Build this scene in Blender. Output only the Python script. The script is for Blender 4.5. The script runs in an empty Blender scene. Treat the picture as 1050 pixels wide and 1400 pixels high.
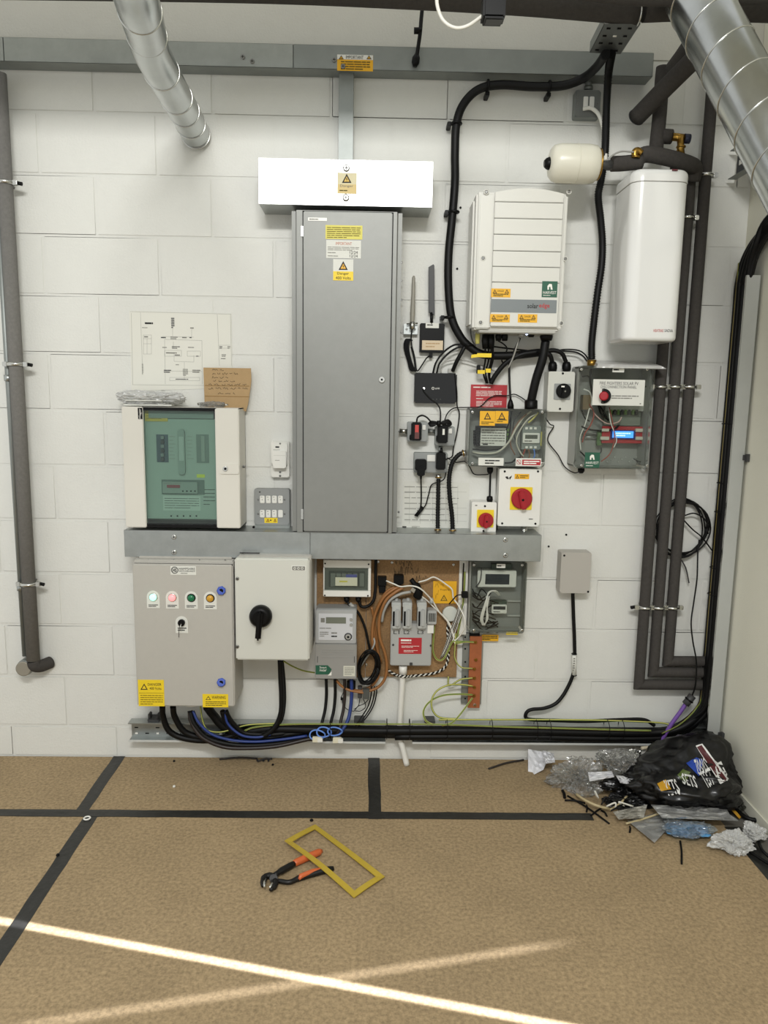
import bpy, bmesh, math, random
from mathutils import Vector, Matrix
random.seed(7)
scene = bpy.context.scene
COL = scene.collection

# ------------------------------------------------------------------ camera
FPX, YAW, TILT, ROLL, DIST, CAMH = 1034.1, 0.019, 0.156, -0.016, 3.102, 1.578
_f = Vector((math.sin(YAW)*math.cos(TILT), math.cos(YAW)*math.cos(TILT), -math.sin(TILT)))
_r = _f.cross(Vector((0, 0, 1))).normalized()
_d = _f.cross(_r)
CR = math.cos(ROLL)*_r + math.sin(ROLL)*_d
CD = -math.sin(ROLL)*_r + math.cos(ROLL)*_d
CAM = Vector((0, -DIST, CAMH))
cd = bpy.data.cameras.new('camera'); cam = bpy.data.objects.new('camera', cd); COL.objects.link(cam)
cd.sensor_fit = 'HORIZONTAL'; cd.sensor_width = 36; cd.lens = FPX/1050*36; cd.clip_start = 0.05
m3 = Matrix((CR, -CD, -_f)).transposed()
cam.matrix_world = Matrix.Translation(CAM) @ m3.to_4x4()
scene.camera = cam

# ------------------------------------------------------------------ light
world = bpy.data.worlds.new('world'); scene.world = world; world.use_nodes = True
bg = world.node_tree.nodes['Background']
bg.inputs['Color'].default_value = (0.985, 0.995, 0.97, 1); bg.inputs['Strength'].default_value = 0.86

def area(name, loc, target, sx, sy, power, col=(1, 1, 1), spread=180):
    l = bpy.data.lights.new(name, 'AREA'); l.shape = 'RECTANGLE'; l.size = sx; l.size_y = sy
    l.energy = power; l.color = col; l.spread = math.radians(spread)
    o = bpy.data.objects.new(name, l); COL.objects.link(o); o.location = loc
    o.rotation_euler = (Vector(target)-Vector(loc)).to_track_quat('-Z', 'Y').to_euler()
    return o
area('ceiling_lamp', (-0.1, -4.0, 3.5), (0, 0, 1.3), 1.3, 0.22, 90, (1.0, 0.99, 0.965))
area('hood_reflection_light', (-0.25, -4.3, 3.42), (-0.1, 0, 2.2), 1.9, 0.85, 22, (0.94, 0.98, 1.0))  # large dim panel added to give the hood its bright reflection
def slot(name, S, p, q, half, power, soft=.4, fade=0.0):
    """projector-like lamp whose light leaves through a narrow slot: it throws a thin line from p to q on the floor"""
    S, p, q = Vector(S), Vector(p), Vector(q); mid = (p+q)/2; n = (p-S).cross(q-S).normalized()
    l = bpy.data.lights.new(name, 'SPOT'); l.shadow_soft_size = .004; l.energy = power; l.color = (.88, .9, 1)
    l.spot_size = min(3.0, (p-S).angle(q-S)*1.02); l.spot_blend = fade
    o = bpy.data.objects.new(name, l); COL.objects.link(o); o.location = S; o.rotation_euler = (mid-S).to_track_quat('-Z', 'Y').to_euler()
    l.use_nodes = True; nt = l.node_tree; em = nt.nodes['Emission']; g = nt.nodes.new('ShaderNodeNewGeometry')
    d = nt.nodes.new('ShaderNodeVectorMath'); d.operation = 'DOT_PRODUCT'; d.inputs[1].default_value = n; nt.links.new(g.outputs['Incoming'], d.inputs[0])
    a = nt.nodes.new('ShaderNodeMath'); a.operation = 'ABSOLUTE'; nt.links.new(d.outputs['Value'], a.inputs[0])
    m = nt.nodes.new('ShaderNodeMapRange'); m.interpolation_type = 'SMOOTHSTEP'; m.inputs[1].default_value = half*(1-soft); m.inputs[2].default_value = half*(1+soft); m.inputs[3].default_value = 1; m.inputs[4].default_value = 0
    nt.links.new(a.outputs[0], m.inputs[0]); nt.links.new(m.outputs[0], em.inputs['Strength']); return o
SLOTS = lambda: (slot('bright_slot_light', (-.6, -4.6, 2.9), F(-60, 1247.5, 0), F(860, 1420, 0), .0019, 7500, .4), slot('soft_slot_light', (.9, -4.4, 2.9), F(-20, 1410, 0), F(800, 1285, 0), .0022, 1500, .8, .5))
scene.view_settings.view_transform = 'Standard'; scene.view_settings.look = 'None'
scene.view_settings.gamma = 1; scene.view_settings.use_curve_mapping = False
scene.view_settings.exposure = 0.0

# ------------------------------------------------------------------ photo coordinates -> points in the room
def ray(x, y): return (x-525)/FPX*CR + (y-700)/FPX*CD + _f
def W(x, y, d=0.0):                       # on the vertical plane d metres in front of the back wall
    v = ray(x, y); return CAM + v*((-d-CAM.y)/v.y)
def F(x, y, z=0.004):                     # on the horizontal plane z above the floor
    v = ray(x, y); return CAM + v*((z-CAM.z)/v.z)
def R(x, y, d=0.0):                       # on the plane d metres off the right wall
    v = ray(x, y); return CAM + v*((XR-d-CAM.x)/v.x)
XR = 1.475
SLOTS()
def rect(x0, y0, x1, y1, d):
    ym, xm = (y0+y1)/2, (x0+x1)/2
    return W(x0, ym, d).x, W(x1, ym, d).x, W(xm, y1, d).z, W(xm, y0, d).z   # X0 X1 Z0 Z1

# ------------------------------------------------------------------ materials
def lin(h):
    h = h.lstrip('#'); o = []
    for i in (0, 2, 4):
        c = int(h[i:i+2], 16)/255; o.append(c/12.92 if c <= .04045 else ((c+.055)/1.055)**2.4)
    return (*o, 1)
MATS = {}
def mat(n, hexc='#888888', r=.5, m=0.0, var=0.0, vs=8, bump=0.0, bs=120, emit=0, stretch=None, alpha=1, spec=.5, blot=0, blots=3):
    if n in MATS: return MATS[n]
    a = bpy.data.materials.new(n); a.use_nodes = True; nt = a.node_tree; b = nt.nodes['Principled BSDF']
    c = lin(hexc); b.inputs['Base Color'].default_value = c; b.inputs['Roughness'].default_value = r
    b.inputs['Metallic'].default_value = m; b.inputs['Specular IOR Level'].default_value = spec
    tc = nt.nodes.new('ShaderNodeTexCoord'); mp = nt.nodes.new('ShaderNodeMapping')
    nt.links.new(tc.outputs['Object'], mp.inputs['Vector'])
    if stretch: mp.inputs['Scale'].default_value = stretch
    if var or blot:
        no = nt.nodes.new('ShaderNodeTexNoise'); no.inputs['Scale'].default_value = vs; no.inputs['Detail'].default_value = 8
        no.inputs['Roughness'].default_value = .65
        nt.links.new(mp.outputs[0], no.inputs['Vector'])
        rp = nt.nodes.new('ShaderNodeValToRGB'); rp.color_ramp.elements[0].position = .3; rp.color_ramp.elements[1].position = .7
        rp.color_ramp.elements[0].color = (*[max(0, x*(1-var)) for x in c[:3]], 1)
        rp.color_ramp.elements[1].color = (*[min(1, x*(1+var)) for x in c[:3]], 1)
        nt.links.new(no.outputs['Fac'], rp.inputs['Fac']); out = rp.outputs[0]
        if blot:
            n2 = nt.nodes.new('ShaderNodeTexNoise'); n2.inputs['Scale'].default_value = blots; n2.inputs['Detail'].default_value = 5
            nt.links.new(mp.outputs[0], n2.inputs['Vector'])
            r2 = nt.nodes.new('ShaderNodeMapRange'); r2.inputs[1].default_value = .35; r2.inputs[2].default_value = .65
            r2.inputs[3].default_value = 1-blot; r2.inputs[4].default_value = 1+blot*.6
            nt.links.new(n2.outputs['Fac'], r2.inputs[0])
            mx = nt.nodes.new('ShaderNodeVectorMath'); mx.operation = 'SCALE'
            nt.links.new(out, mx.inputs[0]); nt.links.new(r2.outputs[0], mx.inputs['Scale']); out = mx.outputs[0]
        nt.links.new(out, b.inputs['Base Color'])
    if bump:
        nb = nt.nodes.new('ShaderNodeTexNoise'); nb.inputs['Scale'].default_value = bs; nb.inputs['Detail'].default_value = 4
        nt.links.new(mp.outputs[0], nb.inputs['Vector'])
        bp = nt.nodes.new('ShaderNodeBump'); bp.inputs['Strength'].default_value = bump; bp.inputs['Distance'].default_value = .002
        nt.links.new(nb.outputs['Fac'], bp.inputs['Height']); nt.links.new(bp.outputs[0], b.inputs['Normal'])
    if emit: b.inputs['Emission Color'].default_value = c; b.inputs['Emission Strength'].default_value = emit
    MATS[n] = a; return a
def clearmat(n, tint='#f6f8f6', base=.0, r=.06, haze=0.0, wrinkle=0, gain=1.0):
    if n in MATS: return MATS[n]
    a = bpy.data.materials.new(n); a.use_nodes = True; nt = a.node_tree; nt.nodes.clear()
    out = nt.nodes.new('ShaderNodeOutputMaterial'); t = nt.nodes.new('ShaderNodeBsdfTransparent'); t.inputs[0].default_value = lin(tint)
    g = nt.nodes.new('ShaderNodeBsdfGlossy'); g.inputs['Roughness'].default_value = r
    mx = nt.nodes.new('ShaderNodeMixShader'); fr = nt.nodes.new('ShaderNodeFresnel'); fr.inputs[0].default_value = 1.45
    ad = nt.nodes.new('ShaderNodeMath'); ad.operation = 'MULTIPLY_ADD'; ad.inputs[1].default_value = gain; ad.inputs[2].default_value = base
    ad.use_clamp = True
    nt.links.new(fr.outputs[0], ad.inputs[0]); nt.links.new(ad.outputs[0], mx.inputs[0])
    nt.links.new(t.outputs[0], mx.inputs[1]); nt.links.new(g.outputs[0], mx.inputs[2]); sh = mx.outputs[0]
    if haze:
        df = nt.nodes.new('ShaderNodeBsdfDiffuse'); df.inputs[0].default_value = (.8, .8, .78, 1)
        m2 = nt.nodes.new('ShaderNodeMixShader'); m2.inputs[0].default_value = haze
        nt.links.new(sh, m2.inputs[1]); nt.links.new(df.outputs[0], m2.inputs[2]); sh = m2.outputs[0]
    if wrinkle:
        nb = nt.nodes.new('ShaderNodeTexNoise'); nb.inputs['Scale'].default_value = wrinkle; nb.inputs['Detail'].default_value = 3
        tc = nt.nodes.new('ShaderNodeTexCoord'); nt.links.new(tc.outputs['Object'], nb.inputs['Vector'])
        bp = nt.nodes.new('ShaderNodeBump'); bp.inputs['Strength'].default_value = 1; bp.inputs['Distance'].default_value = .01
        nt.links.new(nb.outputs['Fac'], bp.inputs['Height']); nt.links.new(bp.outputs[0], g.inputs['Normal']); nt.links.new(bp.outputs[0], fr.inputs['Normal'])
    nt.links.new(sh, out.inputs[0]); MATS[n] = a; return a

PAINT = mat('painted_block', '#d6d6d0', .55, var=.018, vs=9, bump=.55, bs=130, spec=.3)
PLAST = mat('painted_plaster', '#dddbcb', .6, var=.015, vs=5, bump=.4, bs=220, spec=.3)
GALV = mat('galvanised', '#a9adab', .36, .9, var=.10, vs=14, bump=.1, bs=60)
GALVD = mat('galvanised_dull', '#8f9390', .5, .75, var=.08, vs=10)
HOODM = mat('galvanised_bright', '#d4d6d2', .34, .95, var=.04, vs=9)
DUCTM = mat('duct_spiral_steel', '#b4b7b6', .24, 1, var=.12, vs=6, stretch=(1, 1, 1))
GREYP = mat('grey_enamel', '#82837f', .45, .3, var=.03, vs=30, bump=.15, bs=500)
PANEL = mat('light_grey_enamel', '#aeaba3', .5, 0, bump=.2, bs=500, var=.02, vs=60)
PANEL2 = mat('pale_grey_enamel', '#c6c6bd', .45, 0, bump=.15, bs=500)
BOARDW = mat('board_cream', '#cfccc2', .4, 0, bump=.12, bs=500)
WHITE = mat('white_plastic', '#dcdbd4', .35)
WHITEG = mat('white_gloss', '#dfdfdb', .12, spec=.6)
VESS = mat('vessel_cream', '#d5d2c2', .3)
INVM = mat('inverter_white', '#cfcec6', .35, bump=.08, bs=600)
BLACK = mat('black_plastic', '#090909', .42, spec=.18)
BLACKM = mat('black_matt', '#070707', .6, spec=.2)
CABLE = mat('black_cable', '#080808', .5, spec=.25)
DARKG = mat('dark_grey_plastic', '#3a3a3a', .5)
FOAM = mat('pipe_lagging', '#423f3c', .85, var=.12, vs=90, bump=.4, bs=400, spec=.2)
FOAML = mat('pipe_lagging_pale', '#706e6a', .85, var=.1, vs=90, bump=.4, bs=400, spec=.2)
CHROME = mat('zinc_plated', '#c9c9c4', .25, 1)
STEEL = mat('steel', '#8d8d8a', .35, 1)
BRASS = mat('brass', '#9c7a3a', .35, 1)
COPPER = mat('copper_bar', '#a8633f', .5, .4, var=.15, vs=25)
YEL = mat('yellow_sticker', '#e3c520', .5)
YELD = mat('deep_yellow_sticker', '#e0a818', .5)
YELP = mat('pale_yellow_sticker', '#cfc552', .5)
RED = mat('red_plastic', '#9c0f1c', .35)
REDL = mat('red_sign', '#a9232b', .5)
GREENL = mat('green_sign', '#1d5540', .5)
BLUEP = mat('blue_plastic', '#2b4aa8', .4)
INK = mat('ink_black', '#1c1c1a', .7)
INKG = mat('ink_grey', '#77766f', .7)
INKY = mat('ink_brown', '#5c4f10', .7)
INKW = mat('ink_white', '#e6e4dc', .6)
PAPER = mat('paper', '#d3d3cb', .7)
CHIP = mat('chipboard', '#8d6e49', .75, var=.28, vs=140, bump=.2, bs=300, blot=.12, blots=9)
CARD = mat('cardboard', '#a88c64', .8, var=.06, vs=30)
HARD = mat('hardboard_sheet', '#998566', .8, var=.34, vs=85, bump=.12, bs=160, blot=.07, blots=5, spec=.25)
TAPE = mat('black_tape', '#232321', .42, var=.35, vs=30, bump=.5, bs=50)
ORW = mat('orange_brown_cable', '#8e5f33', .45)
GRW = mat('grey_cable', '#9b9a94', .45)
EY = mat('earth_yellow', '#c6bf6a', .45)
EG = mat('earth_green', '#5c7d38', .45)
BLW = mat('blue_cable', '#1d3474', .45)
BLL = mat('pale_blue_cable', '#5f86d0', .45)
WHW = mat('white_cable', '#d8d6cc', .45)
PURP = mat('purple_cable', '#6d4a97', .45)
CLEAR = clearmat('clear_polycarbonate', gain=.8)
GLASSG = clearmat('green_tinted_glass', '#eff9f5', .0, .03)
FILM = clearmat('crumpled_film', '#efefec', .08, .10, haze=.09, wrinkle=38, gain=1.4)
FILM2 = clearmat('milky_film', '#e6e6e2', .12, .22, haze=.45, wrinkle=40, gain=1.3)

# ------------------------------------------------------------------ object helpers
ROOTS = []
def tag(o, label, cat, group=None, kind=None):
    o['label'] = label; o['category'] = cat
    if group: o['group'] = group
    if kind: o['kind'] = kind
    return o
def thing(name, label, cat, group=None):
    o = bpy.data.objects.new(name, None); COL.objects.link(o); o.empty_display_size = .05
    tag(o, label, cat, group); ROOTS.append(o); return o
def struct(o): o['kind'] = 'structure'; return o
def sm(pts, n=8):
    """smooth (Catmull-Rom) line through points"""
    pts = [Vector(p) for p in pts]
    if len(pts) < 3: return pts
    e = [pts[0]*2-pts[1]] + pts + [pts[-1]*2-pts[-2]]; out = []
    for i in range(1, len(e)-2):
        a, b, c, d = e[i-1:i+3]
        for k in range(n):
            t = k/n
            out.append(.5*((2*b)+(c-a)*t+(2*a-5*b+4*c-d)*t*t+(3*b-a-3*c+d)*t**3))
    out.append(pts[-1]); return out
class MB:
    def __init__(s): s.b = bmesh.new()
    def _bev(s, faces, bev, seg=2, filt=None):
        if bev <= 0: return
        es = set(e for f in faces for e in f.edges)
        if filt: es = [e for e in es if filt(e)]
        bmesh.ops.bevel(s.b, geom=list(es), offset=bev, segments=seg, affect='EDGES', clamp_overlap=True)
    def box(s, x0, x1, d0, d1, z0, z1, bev=0, seg=2):
        if x0 > x1: x0, x1 = x1, x0
        if z0 > z1: z0, z1 = z1, z0
        v = [s.b.verts.new((x, -d, z)) for x in (x0, x1) for d in (d0, d1) for z in (z0, z1)]
        fs = [s.b.faces.new([v[i] for i in q]) for q in ((0, 1, 3, 2), (4, 6, 7, 5), (0, 4, 5, 1), (2, 3, 7, 6), (0, 2, 6, 4), (1, 5, 7, 3))]
        s._bev(fs, bev, seg); return s
    def pbox(s, px, d0, d1, bev=0, seg=2):
        X0, X1, Z0, Z1 = rect(*px, d1); return s.box(X0, X1, d0, d1, Z0, Z1, bev, seg)
    def prism(s, poly, d0, d1, bev=0):
        """poly: list of (X,Z); between depths"""
        a = [s.b.verts.new((x, -d0, z)) for x, z in poly]; c = [s.b.verts.new((x, -d1, z)) for x, z in poly]
        n = len(poly); fs = [s.b.faces.new(a), s.b.faces.new(list(reversed(c)))]
        for i in range(n): fs.append(s.b.faces.new((a[i], c[i], c[(i+1) % n], a[(i+1) % n])))
        if bev: bmesh.ops.bevel(s.b, geom=list(fs[1].edges), offset=bev, segments=2, affect='EDGES', clamp_overlap=True)
        return s
    def rbox(s, px, d0, d1, rad, bev=0, n=5, real=None):
        X0, X1, Z0, Z1 = real or rect(*px, d1); P = []
        for cx, cz, a0 in ((X1-rad, Z1-rad, 0), (X0+rad, Z1-rad, 90), (X0+rad, Z0+rad, 180), (X1-rad, Z0+rad, 270)):
            for i in range(n+1):
                a = math.radians(a0+90*i/n); P.append((cx+rad*math.cos(a), cz+rad*math.sin(a)))
        return s.prism(P, d0, d1, bev)
    def hull(s, a8):
        """box from 8 corner points: 4 back then 4 front, same order"""
        v = [s.b.verts.new(p) for p in a8]
        for q in ((0, 3, 2, 1), (4, 5, 6, 7), (0, 1, 5, 4), (1, 2, 6, 5), (2, 3, 7, 6), (3, 0, 4, 7)): s.b.faces.new([v[i] for i in q])
        return s
    def tube(s, pts, r, n=8, cap=True):
        pts = [Vector(p) for p in pts]; N = len(pts); rs = r if isinstance(r, (list, tuple)) else [r]*N
        t = (pts[1]-pts[0]).normalized(); up = Vector((0, 0, 1)) if abs(t.z) < .9 else Vector((0, 1, 0))
        u = t.cross(up).normalized(); rings = []
        for i, p in enumerate(pts):
            t = (pts[min(i+1, N-1)]-pts[max(i-1, 0)])
            t = t.normalized() if t.length > 1e-9 else Vector((0, 0, 1))
            u = (u-t*u.dot(t)); u = u.normalized() if u.length > 1e-6 else t.orthogonal().normalized()
            w = t.cross(u)
            rings.append([s.b.verts.new(p+rs[i]*(math.cos(2*math.pi*k/n)*u+math.sin(2*math.pi*k/n)*w)) for k in range(n)])
        for a, c in zip(rings, rings[1:]):
            for k in range(n):
                f = s.b.faces.new((a[k], a[(k+1) % n], c[(k+1) % n], c[k])); f.smooth = True
        if cap: s.b.faces.new(list(reversed(rings[0]))); s.b.faces.new(rings[-1])
        return s
    def cyl(s, p0, p1, r, r2=None, n=24): return s.tube([p0, p1], [r, r if r2 is None else r2], n)
    def knob(s, P, r, h, n=24, r2=None):
        """disc standing off towards the room"""
        P = Vector(P); q = P+Vector((0, -h, 0))
        return s.tube([P, P+Vector((0, -h*.85, 0)), q], [r, r2 or r, (r2 or r)*.9], n)
    def lathe(s, p0, p1, prof, n=32):
        p0 = Vector(p0); p1 = Vector(p1)
        return s.tube([p0.lerp(p1, t) for t, _ in prof], [q for _, q in prof], n)
    def ring(s, c, ax, R_, r, n=24, m=6):
        c = Vector(c); ax = Vector(ax).normalized(); u = ax.orthogonal().normalized(); w = ax.cross(u); V = []
        for i in range(n):
            a = 2*math.pi*i/n; dr = math.cos(a)*u+math.sin(a)*w
            V.append([s.b.verts.new(c+dr*(R_+r*math.cos(2*math.pi*k/m))+ax*r*math.sin(2*math.pi*k/m)) for k in range(m)])
        for i in range(n):
            for k in range(m):
                f = s.b.faces.new((V[i][k], V[(i+1) % n][k], V[(i+1) % n][(k+1) % m], V[i][(k+1) % m])); f.smooth = True
        return s
    def build(s, name, m, parent=None, smooth=False, label=None):
        bmesh.ops.recalc_face_normals(s.b, faces=s.b.faces[:])
        me = bpy.data.meshes.new(name); s.b.to_mesh(me); s.b.free()
        if smooth: me.shade_smooth()
        me.materials.append(m); o = bpy.data.objects.new(name, me); COL.objects.link(o)
        if parent is not None: o.parent = parent
        else: ROOTS.append(o)
        if label: o['label'] = label
        return o
def part(name, m, parent, px, d0, d1, bev=.002, rad=0, label=None):
    b = MB()
    if rad: b.rbox(px, d0, d1, rad, bev)
    else: b.pbox(px, d0, d1, bev)
    return b.build(name, m, parent, label=label)
# shared little screw
_scr = {}
def screw(parent, x, y, d, px=5, m=None, name='screw'):
    key = (m or STEEL).name
    if key not in _scr:
        b = MB(); b.tube([(0, 0, 0), (0, -.35, 0), (0, -.5, 0)], [1, 1, .7], 14)
        o = b.build(name, m or STEEL); ROOTS.remove(o)
        # cross slot
        me = o.data; bm = bmesh.new(); bm.from_mesh(me); k = len(bm.faces)
        for w_, h_ in ((.55, .1), (.1, .55)):
            v = [bm.verts.new((sx*w_, -.53, sz*h_)) for sx, sz in ((-1, -1), (1, -1), (1, 1), (-1, 1))]; f = bm.faces.new(v); f.material_index = 1
        bm.to_mesh(me); bm.free(); me.materials.append(BLACKM); _scr[key] = me; bpy.data.objects.remove(o)
    P = W(x, y, d); o = bpy.data.objects.new(name, _scr[key]); COL.objects.link(o)
    o.parent = parent; r = px/2/FPX*(DIST-d); o.location = P; o.scale = (r, r, r); return o
FT = {}
def text(parent, s, px, d, m=None, name='lettering', rot=0, al='CENTER', bold=.0):
    """flat lettering that fills the photo rectangle px on the plane d in front of the wall"""
    cu = bpy.data.curves.new('t', 'FONT'); cu.body = s; cu.size = 1; cu.align_x = 'LEFT'; cu.offset = bold; cu.resolution_u = 2
    to = bpy.data.objects.new('t', cu); me = bpy.data.meshes.new_from_object(to); bpy.data.objects.remove(to); bpy.data.curves.remove(cu)
    me.name = name
    xs = [v.co.x for v in me.vertices]; ys = [v.co.y for v in me.vertices]
    x0, x1, y0, y1 = min(xs), max(xs), min(ys), max(ys)
    X0, X1, Z0, Z1 = rect(*px, d+.0006)
    for v in me.vertices:
        a = (v.co.x-x0)/(x1-x0); c = (v.co.y-y0)/(y1-y0)
        if rot == 90: a, c = 1-c, a
        if rot == -90: a, c = c, 1-a
        v.co = (X0+a*(X1-X0), -d-.0006, Z0+c*(Z1-Z0))
    me.materials.append(m or INK); o = bpy.data.objects.new(name, me); COL.objects.link(o); o.parent = parent
    return o
def lines(parent, px, n, d, m=None, fill=.45, seed=1, name='printed_lines', words=5):
    """rows of tiny print too small to read"""
    rn = random.Random(seed); b = MB(); X0, X1, Z0, Z1 = rect(*px, d+.0005); h = (Z1-Z0)/n; w = X1-X0
    for i in range(n):
        z = Z1-h*(i+.5); x = X0; end = X1 if i < n-1 else X0+w*rn.uniform(.5, .9)
        while x < end-w*.03:
            l = w*rn.uniform(.5, 1.5)/words; xe = min(end, x+l)
            v = [b.b.verts.new((q, -d-.0005, zz)) for q, zz in ((x, z-h*fill/2), (xe, z-h*fill/2), (xe, z+h*fill/2), (x, z+h*fill/2))]
            b.b.faces.new(v); x = xe+w*.02
    return b.build(name, m or INK, parent)
def frame(b, px, d, t):
    """thin flat outline"""
    X0, X1, Z0, Z1 = rect(*px, d)
    for a in ((X0, X1, Z0, Z0+t), (X0, X1, Z1-t, Z1), (X0, X0+t, Z0, Z1), (X1-t, X1, Z0, Z1)):
        v = [b.b.verts.new(p) for p in ((a[0], -d, a[2]), (a[1], -d, a[2]), (a[1], -d, a[3]), (a[0], -d, a[3]))]; b.b.faces.new(v)
def flat(b, pts, d):
    b.b.faces.new([b.b.verts.new(W(x, y, d)) for x, y in pts])
def seg(b, x0, y0, x1, y1, d, w=.6):
    p, q = W(x0, y0, d), W(x1, y1, d); t = (q-p).normalized(); n_ = Vector((-t.z, 0, t.x))*(w/2/FPX*3)
    b.b.faces.new([b.b.verts.new(v) for v in (p-n_, q-n_, q+n_, p+n_)])
def warn(parent, px, d, fill=None, ink=None, bolt=True):
    """warning triangle with a flash in it"""
    x0, y0, x1, y1 = px; xm = (x0+x1)/2
    b = MB(); flat(b, [(x0, y1), (x1, y1), (xm, y0)], d+.0005); o = b.build('warning_triangle', ink or INK, parent)
    k = .2; b = MB(); flat(b, [(x0+(x1-x0)*k, y1-(y1-y0)*.13), (x1-(x1-x0)*k, y1-(y1-y0)*.13), (xm, y0+(y1-y0)*.27)], d+.0009)
    b.build('triangle_field', fill or YELD, parent)
    if bolt:
        b = MB(); s = (x1-x0); flat(b, [(xm+.03*s, y0+.35*s), (xm-.1*s, y0+.6*s), (xm, y0+.58*s), (xm-.03*s, y0+.82*s), (xm+.1*s, y0+.52*s), (xm, y0+.54*s)], d+.0013)
        b.build('flash', ink or INK, parent)
def cable(label, pts, wpx, m=CABLE, name='cable', cat='cable', group=None, n=8, k=7, parent=None, space='W'):
    """pts: (x, y, depth) in photo coordinates and metres off the wall; wpx: width in photo pixels"""
    P = [p if isinstance(p, Vector) else W(*p) for p in pts]
    b = MB(); b.tube(sm(P, k), wpx/2/FPX*3.0, n); o = b.build(name, m, parent)
    if parent is None: tag(o, label, cat, group)
    return o
def striped(label, pts, wpx, ma, mb_, name='earth_cable', turns=None, n=8, k=7, parent=None, frac=.35):
    """two-colour insulation: a main tube with a stripe of the second colour standing proud along its side"""
    P = sm([p if isinstance(p, Vector) else W(*p) for p in pts], k); r = wpx/2/FPX*3.0
    o = thing(name, label, 'cable') if parent is None else None
    par = o or parent
    b = MB(); b.tube(P, r, n); b.build('insulation' if o else name, ma, par)
    Q = [p+Vector((0, -r*.75, r*.45)) for p in P]
    b = MB(); b.tube(Q, r*frac*1.5, 6); b.build('stripe', mb_, par)
    return o
def corrugated(label, pts, wpx, m=CABLE, name='flexible_conduit', cat='conduit', pitch=.006):
    P = sm([p if isinstance(p, Vector) else W(*p) for p in pts], 40)
    r = wpx/2/FPX*3.0; out = []; rs = []; acc = 0; last = P[0]; tgl = 0; out.append(P[0]); rs.append(r)
    for p in P[1:]:
        acc += (p-last).length; last = p
        if acc >= pitch/2: out.append(p); tgl ^= 1; rs.append(r*(.78 if tgl else 1)); acc = 0
    b = MB(); b.tube(out, rs, 12); return out, b
def finish():
    bpy.context.view_layer.update()
    for o in ROOTS:
        if o.get('keep'): continue
        kids = [c for c in o.children_recursive if c.type == 'MESH']
        ms = kids + ([o] if o.type == 'MESH' else [])
        pts = [c.matrix_world @ Vector(q) for c in ms for q in c.bound_box]
        if not pts: continue
        lo = Vector([min(p[i] for p in pts) for i in range(3)]); hi = Vector([max(p[i] for p in pts) for i in range(3)])
        base = Vector(((lo.x+hi.x)/2, (lo.y+hi.y)/2, lo.z)); T = Matrix.Translation(-base)
        def shift(c):
            if c.type == 'MESH' and c.data.users == 1 and c.location.length < 1e-9: c.data.transform(T)
            elif c.type == 'MESH': c.location -= base
        if o.type == 'MESH': o.data.transform(T)
        def walk(p):
            for c in p.children:
                if c.type == 'EMPTY': walk(c); continue
                before = c.location.copy(); shift(c)
                if (c.location-before).length < 1e-9: walk(c)
        walk(o); o.location = base
# ================================================================== THE ROOM
Z0C = 2.615                                # first visible block course line
floor = MB().box(-2.6, XR+.02, -.05, 4.6, -.06, -.0035).build('floor', mat('concrete_slab', '#5f5c55', .9, var=.2, vs=12)); struct(floor)
back = MB().box(-2.6, XR+.1, -.12, -.0004, -.02, 3.4).build('wall_back', PAINT); struct(back)
right = MB().box(XR, XR+.12, -.1, 4.6, -.02, 3.4).build('wall_right', PLAST); struct(right)
for o in (floor, back, right): o['keep'] = 1
lint = MB().box(-2.6, XR-.001, -.003, .004, 2.848, 3.4).build('trim_1', mat('painted_lintel', '#cfcdc4', .6, var=.02, bump=.6, bs=150)); struct(lint)
skirt = MB().box(XR-.008, XR-.0005, .0, 4.0, -.003, .05, .003).build('baseboard_right', PLAST); struct(skirt)
shade_beam = MB().box(-2.6, XR-.002, .9, 1.25, 2.86, 3.35).build('ceiling', PLAST); struct(shade_beam); shade_beam['keep'] = 1  # no real ceiling: unseen beam added to block the lamp and shade the upper wall
# painted concrete blocks, each one a piece
BV = []
def blockmesh(w, h, v):
    b = MB(); rn = random.Random(v); b.box(-w/2, w/2, -.002, .002+rn.uniform(-.0006, .0006), -h/2, h/2, .0035, 2)
    for vv in b.b.verts:
        if vv.co.y < -.0012: vv.co.y += rn.uniform(-.0004, .0004)
    o = b.build('block', PAINT); ROOTS.remove(o); me = o.data; bpy.data.objects.remove(o); return me
full = [blockmesh(.441, .216, i) for i in range(4)]
# each course has its own bond, read off the joints that show
phase_odd = W(138, 443).x; phase_even = W(69, 523).x
def put_block(xa, xb, za, zb, me=None):
    o = bpy.data.objects.new('block', me or blockmesh(xb-xa-.009, zb-za-.009, random.randint(0, 99))); COL.objects.link(o)
    o.location = ((xa+xb)/2, .0, (za+zb)/2); o.parent = back
for k in range(-1, 12):
    zt = Z0C-.225*k; zb = zt-.225
    if k == -1: zt = 2.848
    if k == 11: zb = 0.0
    ph = phase_odd if k % 2 else phase_even
    if k == 0: ph = W(53, 195).x
    if k == -1: ph = W(128, 120).x
    x = ph-.45*6
    while x < XR:
        xa, xb = max(x, -2.55), min(x+.45, XR)
        if xb-xa > .04:
            if abs(xb-xa-.45) < 1e-6 and k not in (-1, 11): put_block(xa, xb, zt, zb, random.choice(full))
            elif k == -1 or k == 11 or True: put_block(xa, xb, zb, zt)
        x += .45
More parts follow.
